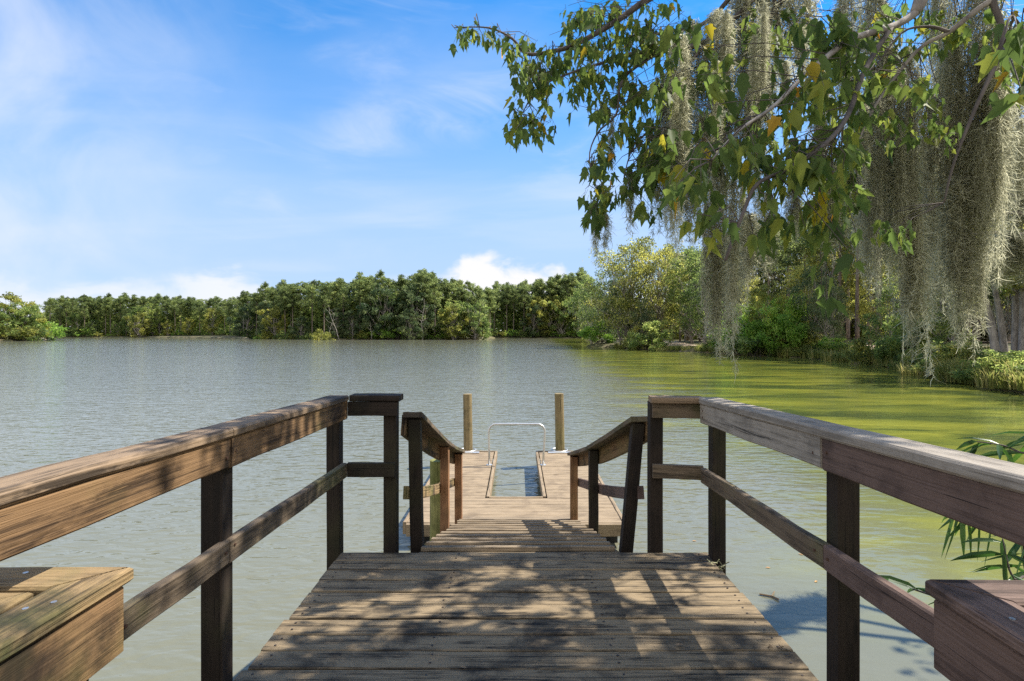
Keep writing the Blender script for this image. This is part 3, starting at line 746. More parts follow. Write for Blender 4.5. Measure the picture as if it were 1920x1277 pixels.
while px < 1100:      # shrubs along the far waterline
    D = interp(px, SH)+1.0; k = random.choice([0, 0, 1, 2])
    add_far(px, D, 636-random.uniform(8, 22), BUSHF[k], 3.5, 'bush', f"{('green', 'yellowish', 'bright green')[k]} shrub at the waterline of the {zone(px)} of the far shore", f'waterline shrubs of the {zone(px)} of the far shore', .1, 1.2)
    px += random.uniform(10, 20)
# the depth of the wood behind the front trees reads as one mass of foliage
def mass(name, n, pxa, pxb, Dtab, dd, htab, z0, size, mat, seed):
    g_ = np.random.default_rng(seed); P = []; T = []
    px = g_.uniform(pxa, pxb, n); D = np.interp(px, [a for a, _ in Dtab], [b_ for _, b_ in Dtab])+g_.uniform(0, dd, n)
    x = (px-970)/1000*D; lump = .5+.5*np.sin(x*.31+np.sin(D*.4)*2)
    zt = np.interp(px, [a for a, _ in htab], [b_ for _, b_ in htab])*(.75+.25*lump)
    z = WZ+z0+g_.random(n)*(zt-z0)
    P = np.c_[x, D, z]; T = np.clip(.42+.25*(lump-.5)+g_.normal(0, .15, n), 0, 1)
    global rng
    rng = g_; V, F, tn = quads(P, size, T)
    tag(link(name, np_mesh(name, V, F, tn, mat)), kind='stuff')
mass('woodland', 52000, 60, 1130, [(a, b_+9) for a, b_ in SH], 34, [(60, 17), (430, 17), (520, 18), (1130, 18)], 0, 1.1, L_oak, 61)
mass('woodland', 34000, 1090, 2300, [(1090, 150), (1250, 128), (1450, 118), (1600, 110), (1750, 92), (2000, 78), (2300, 70)], 30, [(1090, 13), (1400, 13), (2300, 15)], 1.5, .8, L_gold, 62)
# trees that stand out of the far wood
add_far(800, 234, 506, PINES[2], 27, 'pine_tree', 'tallest pine of the far wood, its spiky top standing above the middle trees', None, 0)
add_far(716, 236, 512, PINES[0], 27, 'pine_tree', 'bushy-topped pine rising above the far wood left of the tallest pine', None, 0)
add_far(1043, 296, 517, PINES[3], 27, 'pine_tree', 'pine standing highest in the recessed right part of the far wood below the cloud edge', None, 0)
add_far(260, 333, 584, GOLDS[0], 14, 'broadleaf_tree', 'pale yellowish leaning tree at the far left waterline', None, 0)
add_far(315, 331, 600, GOLDS[1], 14, 'broadleaf_tree', 'small rounded yellow-green tree at the far left waterline', None, 0)
add_far(850, 220, 572, GOLDS[1], 14, 'broadleaf_tree', 'golden-green tree bulging out over the water at the right end of the middle wood', None, 0, 1.2)
add_far(890, 221, 566, OAKS[1], 18, 'broadleaf_tree', 'wide green tree overhanging the water where the middle wood ends', None, 0, 1.2)
add_far(770, 219, 578, DARKS[1], 16, 'broadleaf_tree', 'dark round evergreen at the waterline in the middle wood', None, 0)
add_far(607, 208, 612, BUSHF[1], 3.5, 'bush', 'yellow-brown shrub standing out in the water before the middle wood', None, 0, 1.0)
for px, D, ty, pr, h0, lb in ((-25, 186, 556, OAKS[0], 18, 'olive green tree at the left picture edge on the near left point'), (18, 192, 549, GOLDS[1], 14, 'tallest olive-yellow tree of the left point'),
                              (48, 190, 566, OAKS[2], 18, 'mid green rounded tree in the middle of the left point'), (-5, 184, 588, GOLDS[0], 14, 'low yellow-green tree in front on the left point')):
    add_far(px, D, ty, pr, h0, 'broadleaf_tree', lb, None, 0, 1.15)
add_far(28, 187, 575, OAKS[0], 18, 'broadleaf_tree', 'dense olive tree filling the front of the left point', None, 0, 1.4)
add_far(62, 194, 582, GOLDS[0], 14, 'broadleaf_tree', 'rounded yellow-olive tree sloping down towards the tip of the left point', None, 0, 1.3)
add_far(6, 182, 602, BUSHF[0], 3.5, 'bush', 'broad green bush at the water in front of the left point trees', None, 0, 1.4)
add_far(22, 183, 606, BUSHF[1], 3.5, 'bush', 'yellow-green bush at the water below the dense olive tree', None, 0, 1.4)
add_far(56, 189, 604, BUSHF[0], 3.5, 'bush', 'green bush at the water just left of the bright tip bush', None, 0, 1.3)
add_far(72, 197, 592, BUSHF[2], 3.5, 'bush', 'bright yellow-green bush at the tip of the left point', None, 0, 1.1)
add_far(40, 186, 600, BUSHF[1], 3.5, 'bush', 'yellowish bush left of the bright bush on the left point', None, 0, 1.2)

def snag(px, D, topy, lean, label):
    b0 = at(px, 625, D); b0.z = max(ground_z(b0.x, b0.y), WZ)-.2; h = CAM_Z+(625-topy)/1000*D-b0.z
    o = empty('dead_tree', b0, label, 'dead tree', 'bleached dead trees on the far shore'); tip = b0+Vector((lean*h, 0, h)); q = MB(); r = h*.0085
    bp_ = limb_pts(b0, tip, 7, .02); q.tube(bp_, [r*(1.2-.17*k) for k in range(7)], 7)
    for k in range(7):
        p = np.array(bp_[2+k % 4])+(np.array(tip)-np.array(b0))*random.uniform(0, .12); a_ = random.choice((-1, 1))*random.uniform(.4, 1); L = h*random.uniform(.12, .28)
        q.tube(limb_pts(p, p+np.array((a_*L, random.uniform(-.4, .4)*L, L*random.uniform(.2, .9))), 4, .08), [r*.45, r*.36, r*.25, r*.1], 5, cap=False)
    q.build('trunk', B_pale, o, True)
B_pale = bark('bleached_wood', (.20, .18, .155), (.46, .42, .37))
snag(612, 218, 586, .28, 'bleached dead tree leaning right behind the yellow-brown shrub in the water')
snag(698, 218, 606, -.10, 'short pale dead tree at the waterline of the middle wood')
snag(637, 219, 572, -.32, 'bleached dead trunk leaning left in the middle wood')
snag(246, 331, 598, -.2, 'pale dead tree beside the leaning yellowish tree on the far left shore')
snag(456, 262, 590, .05, 'slim pale dead trunk where the low wood meets the tall middle wood')
snag(792, 219, 560, .04, 'tall thin pale dead trunk before the golden-green trees')
# ------------------------------------------------------------------ right bank
PINER = [make_pine(22, 300+k, .20, 6500, cb=(.60, .68)[k], rmax=.17, cr=1.25) for k in range(2)]
OAKR = [make_broad(18, 310+k, (L_gold, L_oak, L_oak)[k], .18, 12500, base=(.10, .12, .2)[k], rx=.36, ncl=44, moss=(1100, 1500, 700)[k], squash=.7) for k in range(3)]
DARKR = [make_broad(14, 320+k, (L_oak, L_dark)[k], .15, 8500, base=.1, rx=.30, ncl=36, stems=(1, 3)[k], moss=(0, 500)[k]) for k in range(2)]
GOLDR = [make_broad(12, 330+k, L_gold, .14, 8500, base=.2, rx=.36, ncl=30, stems=(1, 2)[k]) for k in range(2)]
BUSHR = [make_bush(3, 340+k, (L_fresh, L_oak, L_gold, L_oak)[k], .10, 5200, .66) for k in range(4)]
GRASS = [make_grass(350+k, (.7, .5)[k], 300, .6) for k in range(2)]
random.seed(5)
def add_r(px, D, topy, proto, h0, kind, label, group=None, wid=1, rot=None):
    x = (px-970)/1000*D; zt = CAM_Z+(625-topy)/1000*D; gz_ = ground_z(x, D)
    if gz_ < WZ-.3: gz_ = WZ-.3
    return plant_tree(kind, proto, h0, x, D, zt-gz_, label, 'bush' if kind == 'bush' else 'tree', group, wid=wid, zb=gz_, rot=rot)
add_r(1188, 97, 446, OAKR[0], 18, 'broadleaf_tree', 'tall golden-green moss-draped tree on the tip of the right bank', wid=1.05)
add_r(1235, 93, 456, OAKR[0], 18, 'broadleaf_tree', 'broad yellowish tree beside the tallest one on the right point, hung with moss', wid=.95)
add_r(1140, 108, 505, OAKR[1], 18, 'broadleaf_tree', 'lower olive tree at the left end of the right bank', wid=1.0)
add_r(1165, 98, 540, DARKR[1], 14, 'broadleaf_tree', 'dark multi-stemmed tree under the golden trees on the right point', wid=.95)
add_r(1210, 90, 560, DARKR[1], 14, 'broadleaf_tree', 'shadowy moss-hung tree by the waterline right of the bright point bush', wid=1)
add_r(1108, 122, 530, OAKR[2], 18, 'broadleaf_tree', 'green tree behind the bright bush at the end of the right bank', wid=1)
add_r(1126, 106.5, 598, BUSHR[0], 3, 'bush', 'bright light-green bush at the tip of the right bank', wid=1.15)
add_r(1200, 88, 610, BUSHR[2], 3, 'bush', 'brownish-yellow bush at the water below the golden trees', wid=1.1)
add_r(1222, 84, 596, BUSHR[1], 3, 'bush', 'green bush left of the sandy clearing on the right bank', wid=1)
add_r(1298, 88, 470, DARKR[0], 14, 'broadleaf_tree', 'dark green tree behind the sandy clearing', wid=1)
add_r(1322, 80, 500, DARKR[0], 14, 'broadleaf_tree', 'dark round tree to the right of the sandy clearing', wid=.9)
for k, (px, D, ty) in enumerate(((1275, 108, 490), (1262, 125, 480), (1290, 118, 470), (1312, 104, 480), (1345, 96, 470), (1372, 88, 440), (1410, 100, 430), (1440, 80, 440), (1478, 92, 420))):
    add_r(px, D, ty, PINER[k % 2], 22, 'pine_tree', 'slim pine among the open trunks behind the sandy clearing', 'slim pines behind the sandy clearing')
add_r(1395, 66, 560, BUSHR[0], 3, 'bush', 'tall fresh green bush on the right bank behind the long pale moss', wid=.8)
add_r(1440, 63, 530, GOLDR[0], 12, 'broadleaf_tree', 'light green small tree with yellowish crown right of the long pale moss', wid=.8)
add_r(1465, 61, 566, BUSHR[0], 3, 'bush', 'bright green tall bush at the water on the right bank', wid=.75)
add_r(1418, 62, 615, BUSHR[3], 3, 'bush', 'dark low bush at the water beside the bright tall bush', wid=1.1)
add_r(1350, 72, 612, BUSHR[1], 3, 'bush', 'mid green bush on the bank at the right end of the clearing', wid=1)
add_r(1500, 60, 600, BUSHR[2], 3, 'bush', 'yellow-green bush at the water left of the moss-hung bank tree', wid=.9)
add_r(1530, 60, 500, DARKR[1], 14, 'broadleaf_tree', 'grey-green bank tree with several trunks and hanging moss at the waterline', wid=.8)
add_r(1555, 57, 520, DARKR[1], 14, 'broadleaf_tree', 'second moss-hung multi-trunk tree right beside the first at the waterline', wid=.7)
for k, (px, D, ty) in enumerate(((1508, 82, 400), (1540, 74, 380), (1575, 66, 330), (1590, 80, 360), (1607, 62, 340), (1632, 70, 330), (1648, 58, 300), (1690, 66, 320), (1720, 56, 300), (1752, 60, 280), (1790, 52, 240))):
    add_r(px, D, ty, PINER[k % 2], 22, 'pine_tree', 'straight pine with a bare brown trunk in the open grove on the right bank', 'pines of the open grove on the right bank')
add_r(1560, 68, 430, GOLDR[0], 12, 'broadleaf_tree', 'yellow-green tree in the grove seen between hanging leaves', wid=.9)
add_r(1640, 64, 470, GOLDR[1], 12, 'broadleaf_tree', 'golden tree in the grove behind the thick moss curtain', wid=.8)
add_r(1676, 44, 520, DARKR[0], 14, 'broadleaf_tree', 'dense dark green shrub-like tree at the water behind the thick moss tip', wid=.9)
add_r(1715, 40, 560, BUSHR[3], 3, 'bush', 'dark bush at the waterline below the thick moss tip', wid=.7)
add_r(1765, 38, 500, DARKR[0], 14, 'broadleaf_tree', 'dark leafy tree behind the moss at the bend of the right bank', wid=.85)
add_r(1650, 46, 600, BUSHR[2], 3, 'bush', 'yellow-green bush right of the sandy grove path', wid=.8)
add_r(1698, 41, 610, BUSHR[1], 3, 'bush', 'round green bush overhanging the water at the bend', wid=.9)
for k, (px, D, ty, lb) in enumerate(((1516, 57.5, 634, 'yellow-green bush covering the low bank below the moss-hung trees'), (1545, 56.2, 640, 'green low bush covering the bank right of the moss-hung trees'), (1485, 60, 628, 'spreading green bush at the foot of the bright tall bush'))):
    add_r(px, D, ty, BUSHR[(2, 1, 0)[k]], 3, 'bush', lb, wid=1.5)
add_r(1478, 62, 545, BUSHR[0], 3, 'bush', 'tallest fresh green bush on the right bank, sunlit at the top', wid=.7)
add_r(1405, 72, 520, GOLDR[0], 12, 'broadleaf_tree', 'sunlit yellow-green tree above the fresh green bushes', wid=.9)
add_r(1735, 36, 640, BUSHR[2], 3, 'bush', 'low yellowish bush on the bank right of the bend', wid=1.1)
add_r(1790, 33, 620, BUSHR[3], 3, 'bush', 'dark green bush at the foot of the leaning trunks', wid=.9)
add_r(1830, 30, 640, BUSHR[2], 3, 'bush', 'olive bush in front of the leaning trunks', wid=1.0)
add_r(1900, 26.5, 660, BUSHR[1], 3, 'bush', 'leafy green bush at the right picture edge by the water', wid=1.0)
add_r(1932, 25, 690, BUSHR[2], 3, 'bush', 'yellowish low bush cut off by the right picture edge', wid=1.3)
add_r(1868, 44, 300, GOLDR[0], 12, 'broadleaf_tree', 'sunny yellow-green tree behind the leaning trunks', wid=.8)
add_r(1925, 40, 260, OAKR[2], 18, 'broadleaf_tree', 'tall green tree at the right picture edge behind the trunks', wid=.8)
add_r(1800, 48, 330, GOLDR[1], 12, 'broadleaf_tree', 'yellowish tree glimpsed between the moss columns', wid=.9)
add_r(1985, 34, 200, OAKR[1], 18, 'broadleaf_tree', 'large moss-hung tree just beyond the right picture edge', wid=.8)
random.seed(44); px = 1165
while px < 1925:
    D = interp(px, [(1165, 91), (1250, 81), (1360, 69), (1440, 62.5), (1500, 58), (1560, 54.5), (1640, 47.5), (1690, 41), (1750, 34), (1850, 27), (1925, 24)]); k = random.choice([0, 1, 1, 2, 3])
    if not (1245 < px < 1320 or 1585 < px < 1640):
        x = (px-970)/1000*D; dn = random.uniform(.2, 1.2)
        plant_tree('bush', BUSHR[k], 3, x+dn*.8, D+dn, random.uniform(.9, 2.0), f"low {('fresh green', 'green', 'yellowish', 'dark')[k]} shrub overhanging the waterline of the right bank", 'bush', 'low shrubs along the right waterline', wid=1.25, zb=max(ground_z(x+dn*.8, D+dn), WZ)+.0)
    px += random.uniform(14, 26)
for k, (px, D, ty, pk, lb) in enumerate(((1285, 118, 470, OAKR[2], 'tall green tree filling the gap behind the sandy clearing'), (1340, 112, 455, OAKR[1], 'moss-draped green tree behind the pale cream moss'), (1400, 106, 430, OAKR[2], 'tall leafy tree behind the small light green tree'), (1455, 104, 420, OAKR[0], 'yellow-green tall tree behind the bright bushes'),
        (1520, 108, 385, OAKR[2], 'tall green tree at the left side of the open grove'), (1585, 112, 370, OAKR[0], 'golden-green tall tree at the back of the open grove'), (1640, 100, 340, OAKR[0], 'tall backlit yellow-green tree behind the thick moss columns'), (1700, 96, 330, OAKR[2], 'tall green tree behind the middle moss column'),
        (1760, 90, 310, OAKR[0], 'backlit yellowish tall tree behind the dark moss tails'), (1830, 84, 280, OAKR[2], 'tall green tree behind the heaviest moss hank'), (1890, 78, 260, OAKR[0], 'tall golden-green tree behind the bare right-hand branches'))):
    add_r(px, D, ty, pk, 18, 'broadleaf_tree', lb, wid=.85)
# leaning pale trunks at the right
def lean_tree(px, D, py0, px1, py1, r, label):
    b0 = at(px, py0, D); tp = at(px1, py1, D+1); b0.z = ground_z(b0.x, b0.y)-.2
    o = empty('leaning_tree', b0, label, 'tree', 'pale trunks at the right picture edge')
    pts = [b0+(tp-b0)*a+Vector((math.sin(a*3)*.25, 0, 0)) for a in np.linspace(0, 1, 8)]
    MB().tube(pts, [r*(1.25-.75*a) for a in np.linspace(0, 1, 8)], 10, jit=.05).build('trunk', B_grey, o, True)
    lf = []
    for k in range(26): lf.append(np.array(tp)+rng.normal(0, 1, 3)*np.array((1.6, 1.6, 1.3)))
    P, T = clumps_to_leaves(lf, np.full(26, .75), np.full(26, 150), .8)
    V, F, tn = quads(P, .1, T); link('crown', np_mesh('crown', V, F, tn, L_gold), o)
lean_tree(1873, 29, 700, 1820, 480, .19, 'leftmost leaning pale trunk at the right edge')
lean_tree(1886, 29.5, 695, 1845, 470, .17, 'second leaning pale trunk at the right edge')
lean_tree(1901, 30.5, 690, 1890, 400, .17, 'upright pale trunk right of the leaning pair')
lean_tree(1917, 30, 690, 1905, 390, .2, 'thick pale trunk cut by the right picture edge')
# bank grass
random.seed(9)
tufts = [(1500, 58.5), (1530, 57.2), (1548, 56.4), (1566, 55.2), (1595, 52.5), (1622, 50), (1675, 42.6), (1705, 39.3), (1732, 36.3), (1756, 34), (1779, 32.3), (1240, 80), (1265, 79), (1290, 77), (1315, 75), (1340, 72), (1370, 69), (1440, 62), (1480, 59), (1515, 58), (1580, 54), (1610, 50.5), (1632, 49), (1662, 44), (1690, 41), (1720, 37.5), (1745, 35), (1768, 33), (1790, 31.5), (1805, 30.5), (1822, 29), (1838, 28), (1850, 27.3), (1862, 26.8), (1874, 26.2), (1885, 25.8), (1897, 25.4), (1908, 25), (1920, 24.6), (1815, 31), (1845, 29), (1880, 28), (1905, 27), (1933, 24.2)]
for k, (px, D) in enumerate(tufts):
    x = (px-970)/1000*D; o = link('grass_tuft', GRASS[k % 2]); o.location = (x, D, max(ground_z(x, D), WZ-.02))
    o.scale = (1.6, 1.6, 1.2+random.random()*.8); o.rotation_euler.z = random.uniform(0, 6)
    tag(o, 'tuft of tall green and straw bank grass at the water edge of the right bank', 'grass', 'grass tufts along the right bank')
random.seed(12)
for (xa_, ya_), (xb_, yb_) in zip(OUT_R[:-1], OUT_R[1:]):
    L_ = math.hypot(xb_-xa_, yb_-ya_); n_ = max(1, int(L_/.95))
    for k in range(n_):
        f_ = (k+random.random())/n_; x, y = xa_+(xb_-xa_)*f_, ya_+(yb_-ya_)*f_
        q_ = np.array((x, y))-C0; dn = q_/np.linalg.norm(q_); r_ = shore_r(x, y)+random.uniform(.0, 1.0); x, y = C0+dn*r_
        pxx = 970+1000*x/y
        if 1252 < pxx < 1318 or 1588 < pxx < 1642: continue
        o = link('grass_tuft', GRASS[k % 2]); o.location = (x, y, max(ground_z(x, y), WZ-.02)); sc_ = random.uniform(1.0, 1.9); o.scale = (sc_*1.1, sc_*1.1, sc_*random.uniform(.7, 1.3)); o.rotation_euler.z = random.uniform(0, 6)
        tag(o, 'tuft of tall green and straw bank grass at the water edge of the right bank', 'grass', 'grass tufts along the right bank')
        if random.random() < .34:
            k2 = random.choice((1, 2, 3, 0)); h_ = random.uniform(.7, 1.7); xx, yy = C0+dn*(r_+random.uniform(.2, 1.2))
            plant_tree('bush', BUSHR[k2], 3, xx, yy, h_, f"low {('fresh green', 'green', 'yellowish', 'dark')[k2]} shrub overhanging the waterline of the right bank", 'bush', 'low shrubs along the right waterline', wid=1.35, zb=max(ground_z(xx, yy), WZ))
random.seed(15)
for k, (x, y, h_, pr, h0) in enumerate(((33, 21, 15, OAKR[2], 18), (38, 13, 17, OAKR[1], 18), (30, 9, 12, GOLDR[0], 12), (42, 27, 18, OAKR[2], 18), (25, 1, 15, OAKR[1], 18), (48, 6, 18, OAKR[2], 18), (36, -2, 14, GOLDR[1], 12))):
    plant_tree('broadleaf_tree', pr, h0, x, y, h_, 'leafy tree on the right bank beyond the edge of the view', 'tree', 'trees on the right bank beyond the view')
for k in range(46):
    f_ = k/45*5; i_ = min(4, int(f_)); a_, b_ = NEAR[i_], NEAR[i_+1]; x, y = a_[0]+(b_[0]-a_[0])*(f_-i_), a_[1]+(b_[1]-a_[1])*(f_-i_)
    q_ = np.array((x, y))-C0; dn = q_/np.linalg.norm(q_); r_ = shore_r(x, y)+random.uniform(.1, 1.6); x, y = C0+dn*r_
    if x < .99*y+1.0: continue
    o = link('grass_tuft', GRASS[k % 2]); o.location = (x, y, max(ground_z(x, y), WZ-.02)); sc_ = random.uniform(.9, 1.6); o.scale = (sc_, sc_, sc_*.9); o.rotation_euler.z = random.uniform(0, 6)
    tag(o, 'tuft of tall green and straw bank grass at the water edge of the right bank', 'grass', 'grass tufts along the right bank')
    if k % 4 == 0: plant_tree('bush', BUSHR[k % 3], 3, x+1.2, y-.6, random.uniform(1, 2), 'shrub on the near right bank beyond the edge of the view', 'bush', 'shrubs on the right bank beyond the view', wid=1.2)
# rail fence and sandy road in the grove
rf = empty('rail_fence', at(1620, 640, 70), 'low dark rail fence behind the grove of pines on the right bank', 'fence')
m = MB(); fx0, fx1, fy = 38, 66, 72
fg = ground_z(45, fy)
for k in range(12):
    x = fx0+(fx1-fx0)*k/11
    MB().board((x, fy, fg-.2), (x, fy, fg+1.15), .14, .14, up=(0, 1, 0), seg=2).build('post', W_post, rf)
for zz_ in (.5, 1.0): MB().board((fx0, fy, fg+zz_), (fx1, fy, fg+zz_), .05, .12, jit=0).build('rail', W_post, rf)
mr, t, b = newmat('pale_sand'); g = t.nodes.new('ShaderNodeNewGeometry')
t.links.new(mixc((.36, .27, .19), (.55, .44, .33), wnoise(g.outputs['Position'], 1.2, 6, .6, 0, t), t), b.inputs['Base Color']); b.inputs['Roughness'].default_value = .95
def strip(name, pts, wdt):
    V = []
    for k, p in enumerate(pts):
        p = Vector(p); q = Vector(pts[min(k+1, len(pts)-1)])-Vector(pts[max(k-1, 0)]); n_ = Vector((-q.y, q.x)).normalized()
        for s in (-1, 1):
            x, y = p.x+n_.x*s*wdt/2, p.y+n_.y*s*wdt/2; V.append((x, y, ground_z(x, y)+.16))
    F = [(2*k, 2*k+1, 2*k+3, 2*k+2) for k in range(len(pts)-1)]
    tag(link(name, np_mesh(name, np.array(V), np.array(F), np.full(len(V), .5), mr)), kind='structure')
strip('sand_road', [(x, 79-.05*(x-30), 0) for x in range(26, 110, 3)], 7)
strip('path', [(25.0+.4*k, 83+k*2.6, 0) for k in range(10)], 5)
strip('path', [(33.6+k*1.25, 52.5+k*1.8, 0) for k in range(11)], 4.5)

# ------------------------------------------------------------------ overhanging maple
rng = np.random.default_rng(77); random.seed(77)
mt = empty('overhanging_tree', (9.3, 3.4, -.6), 'maple-leaved tree whose leafy branches overhang the pier from the upper right', 'tree')
tb = [(9.3, 3.4, -1.0), (9.2, 3.4, .6), (9.0, 3.35, 2.2), (8.7, 3.4, 3.8), (8.6, 3.3, 6), (8.3, 3.2, 8.5)]
MB().tube(tb, [.34, .28, .25, .22, .16, .07], 14, jit=.03).build('trunk', B_grey, mt, True)
def bez(pts, n=4):
    pts = [Vector(p) for p in pts]; out = []
    for i in range(len(pts)-1):
        p0, p1, p2, p3 = pts[max(i-1, 0)], pts[i], pts[i+1], pts[min(i+2, len(pts)-1)]
        for k in range(n):
            a = k/n
            out.append(.5*((2*p1)+(p2-p0)*a+(2*p0-5*p1+4*p2-p3)*a*a+(3*p1-p0-3*p2+p3)*a**3))
    out.append(pts[-1]); return out
BR = []
def branch(pts, r0, r1, mat=B_dark):
    q = bez(pts); n = len(q); MB().tube(q, [r0+(r1-r0)*(k/(n-1))**.8 for k in range(n)], 8, jit=.05).build('branch', mat, mt, True); BR.append(q)
T0 = Vector((8.75, 3.4, 3.6)); T1 = Vector((8.6, 3.3, 5.6))
branch([T0, (6.2, 3.5, 4.5), (4.0, 3.5, 4.1), at(1790, -40, 3.5), at(1715, 25, 3.5), at(1672, 50, 3.4), at(1600, 72, 3.2), at(1556, 102, 3.0), at(1505, 145, 2.9), at(1450, 200, 2.75), at(1385, 245, 2.6), at(1335, 300, 2.5)], .042, .004, B_grey)
branch([(6.2, 3.5, 4.5), (4.4, 4.6, 5.3), at(1420, -90, 4.6), at(1300, -45, 4.4), at(1213, 0, 4.25), at(1154, 41, 4.2), at(1080, 83, 4.15), at(1036, 96, 4.1), at(987, 101, 4.1), at(960, 72, 4.05), at(915, 52, 4.0), at(852, 52, 4.0)], .046, .003)
branch([at(1420, -90, 4.6), at(1340, 30, 4.5), at(1252, 61, 4.4), at(1199, 63, 4.35), at(1150, 82, 4.3)], .025, .004)
branch([at(1430, -20, 4.5), at(1330, 75, 4.3), at(1239, 96, 4.1), at(1186, 100, 4.05), at(1130, 118, 4.0), at(1072, 136, 4.0), at(1010, 165, 3.95), at(978, 215, 3.9)], .026, .003)
branch([at(1239, 96, 4.1), at(1180, 135, 4.0), at(1162, 165, 3.95), at(1155, 215, 3.9), at(1120, 250, 3.85), at(1105, 300, 3.8), at(1125, 370, 3.8)], .014, .003)
branch([at(1330, 75, 4.3), at(1270, 150, 4.1), at(1235, 230, 4.0), at(1190, 270, 3.9), at(1170, 330, 3.8)], .016, .003)
branch([at(1672, 50, 3.4), at(1622, 130, 3.15), at(1590, 215, 2.9), at(1545, 272, 2.7), at(1470, 320, 2.6), at(1420, 345, 2.5), at(1395, 395, 2.45), at(1360, 488, 2.4)], .017, .007)
branch([(4.0, 3.5, 4.1), at(1700, -20, 4.3), at(1560, -60, 4.6), at(1450, 20, 4.5), at(1440, 100, 4.5), at(1400, 190, 4.4), at(1340, 240, 4.3), at(1290, 300, 4.2)], .035, .005)
branch([at(1460, 60, 4.5), at(1452, -30, 4.5), at(1470, -140, 4.6)], .022, .012)
branch([(6.2, 3.5, 4.5), at(1990, -60, 3.6), at(1860, 0, 3.6), at(1780, 60, 3.7), at(1720, 95, 3.8), at(1640, 200, 3.8), at(1600, 290, 3.8)], .030, .005, B_grey)
branch([at(1860, 0, 3.6), at(1880, 80, 3.55), at(1830, 200, 3.5), at(1790, 300, 3.5), at(1770, 380, 3.5)], .022, .005)
branch([at(1715, 25, 3.5), at(1740, -60, 3.6), at(1790, -160, 3.8)], .03, .02, B_grey)
branch([at(1780, 60, 3.7), at(1740, 50, 3.7), at(1690, 62, 3.7), at(1640, 130, 3.65)], .014, .004)
branch([(8.8, 3.4, 2.9), (7.6, 5.0, 3.0), at(1990, 368, 5.6), at(1915, 366, 5.5), at(1857, 370, 5.4), at(1800, 385, 5.3)], .05, .008)
branch([(7.6, 5.0, 3.0), at(1990, 402, 5.8), at(1915, 400, 5.6), at(1850, 398, 5.5), at(1790, 410, 5.5)], .04, .01, B_grey)
branch([(7.6, 5.0, 3.0), at(1990, 432, 6.0), at(1915, 440, 5.9), at(1850, 437, 5.8), at(1780, 448, 5.7), at(1745, 470, 5.7)], .04, .008, B_grey)
branch([at(1990, 330, 5.6), at(1930, 262, 5.5), at(1880, 258, 5.4), at(1820, 275, 5.4)], .03, .008, B_grey)
branch([at(1990, 80, 2.2), at(1925, 60, 2.1), at(1895, 30, 2.05), at(1880, 90, 2.0)], .008, .003)
# upper canopy that shades the pier
for e in ((3.0, 3.4, 5.6), (1.9, 3.3, 5.4), (4.3, 3.4, 5.9), (3.4, 3.0, 6.7), (4.2, 5.3, 5.7), (5.2, 3.3, 7.3), (5.6, 5.8, 7.0)):
    branch([T1, (T1+Vector(e))/2+Vector((0, 0, .7)), e], .05, .008)

# one leaf: three pointed lobes, folded a little along the midrib
LOUT = [(0, 0), (.15, .02), (.27, .13), (.25, .28), (.42, .55), (.235, .50), (.19, .66), (0, 1.12), (-.19, .66), (-.235, .50), (-.42, .55), (-.25, .28), (-.27, .13), (-.15, .02)]
LOUT = np.array(LOUT)
nL = len(LOUT)
LV = np.c_[LOUT[:, 0], LOUT[:, 1], np.abs(LOUT[:, 0])*-.42-.12*LOUT[:, 1]**2]
def leaves(P, dirs, size, tone):
    """P (n,3) stem ends, dirs (n,3) directions the leaf tips point to"""
    n = len(P); d_ = dirs/np.linalg.norm(dirs, axis=1)[:, None]
    nr = rng.normal(size=(n, 3)); nr[:, 2] *= .5; nr -= d_*(d_*nr).sum(1)[:, None]; nr /= np.linalg.norm(nr, axis=1)[:, None]
    sd_ = np.cross(d_, nr); s = size[:, None, None]
    wx = (.58+.42*rng.random(n))[:, None, None]; cv = (.4+1.6*rng.random(n))[:, None, None]
    V = P[:, None, :]+s*(sd_[:, None, :]*LV[None, :, 0:1]*wx+d_[:, None, :]*LV[None, :, 1:2]+nr[:, None, :]*LV[None, :, 2:3]*cv)
    half = [[0, 1, 2, 3, 4, 5, 6, 7], [0, 7, 8, 9, 10, 11, 12, 13]]
    F = (np.arange(n)[:, None, None]*nL+np.array(half)[None]).reshape(-1, 8)
    return V.reshape(-1, 3), F, np.repeat(tone, nL)
TW = MB(); LP, LD, LS, LT = [], [], [], []
BALL = np.array([p[:] for q in BR for p in q])
def spray(p, size, nleaf, gold=0.0, twig=True, spread=1.0):
    p = np.array(p)
    if twig:
        dd = BALL-p; dist = np.linalg.norm(dd, axis=1)+np.where(dd[:, 2] < -.05, .5, 0); k = int(np.argmin(dist)); src = BALL[k]
        v = src-p; L = np.linalg.norm(v)
        if L > .75: src = p+v/L*.75+np.array((0, 0, .1))
        mid = (src+p)/2+rng.normal(0, .03, 3)+np.array((0, 0, .04))
        TW.tube([src, mid, p], [.0035, .0026, .0014], 4, cap=False)
        path = [src*.35+p*.65, mid*.3+p*.7, p]
    else: path = [p, p, p]
    for k in range(nleaf):
        f_ = rng.random(); b0 = p+(path[0]-p)*f_*1.0+rng.normal(0, .022*spread, 3)
        dr = rng.normal(0, .5, 3); dr[2] = -1+rng.normal(0, .28)
        stem = b0+dr/np.linalg.norm(dr)*size*.45+np.array((rng.normal(0, .02), rng.normal(0, .02), 0))
        if twig: TW.tube([b0, stem], [.0012, .0009], 3, cap=False)
        dl = rng.normal(0, .42, 3); dl[2] = -1
        LP.append(stem); LD.append(dl); LS.append(size*rng.choice((.55, .75, .9, 1.0, 1.1, 1.2)))
        tn = np.clip(rng.normal(.50, .18), 0, .80)
        if rng.random() < gold: tn = rng.uniform(.8, 1.0)
        LT.append(tn)
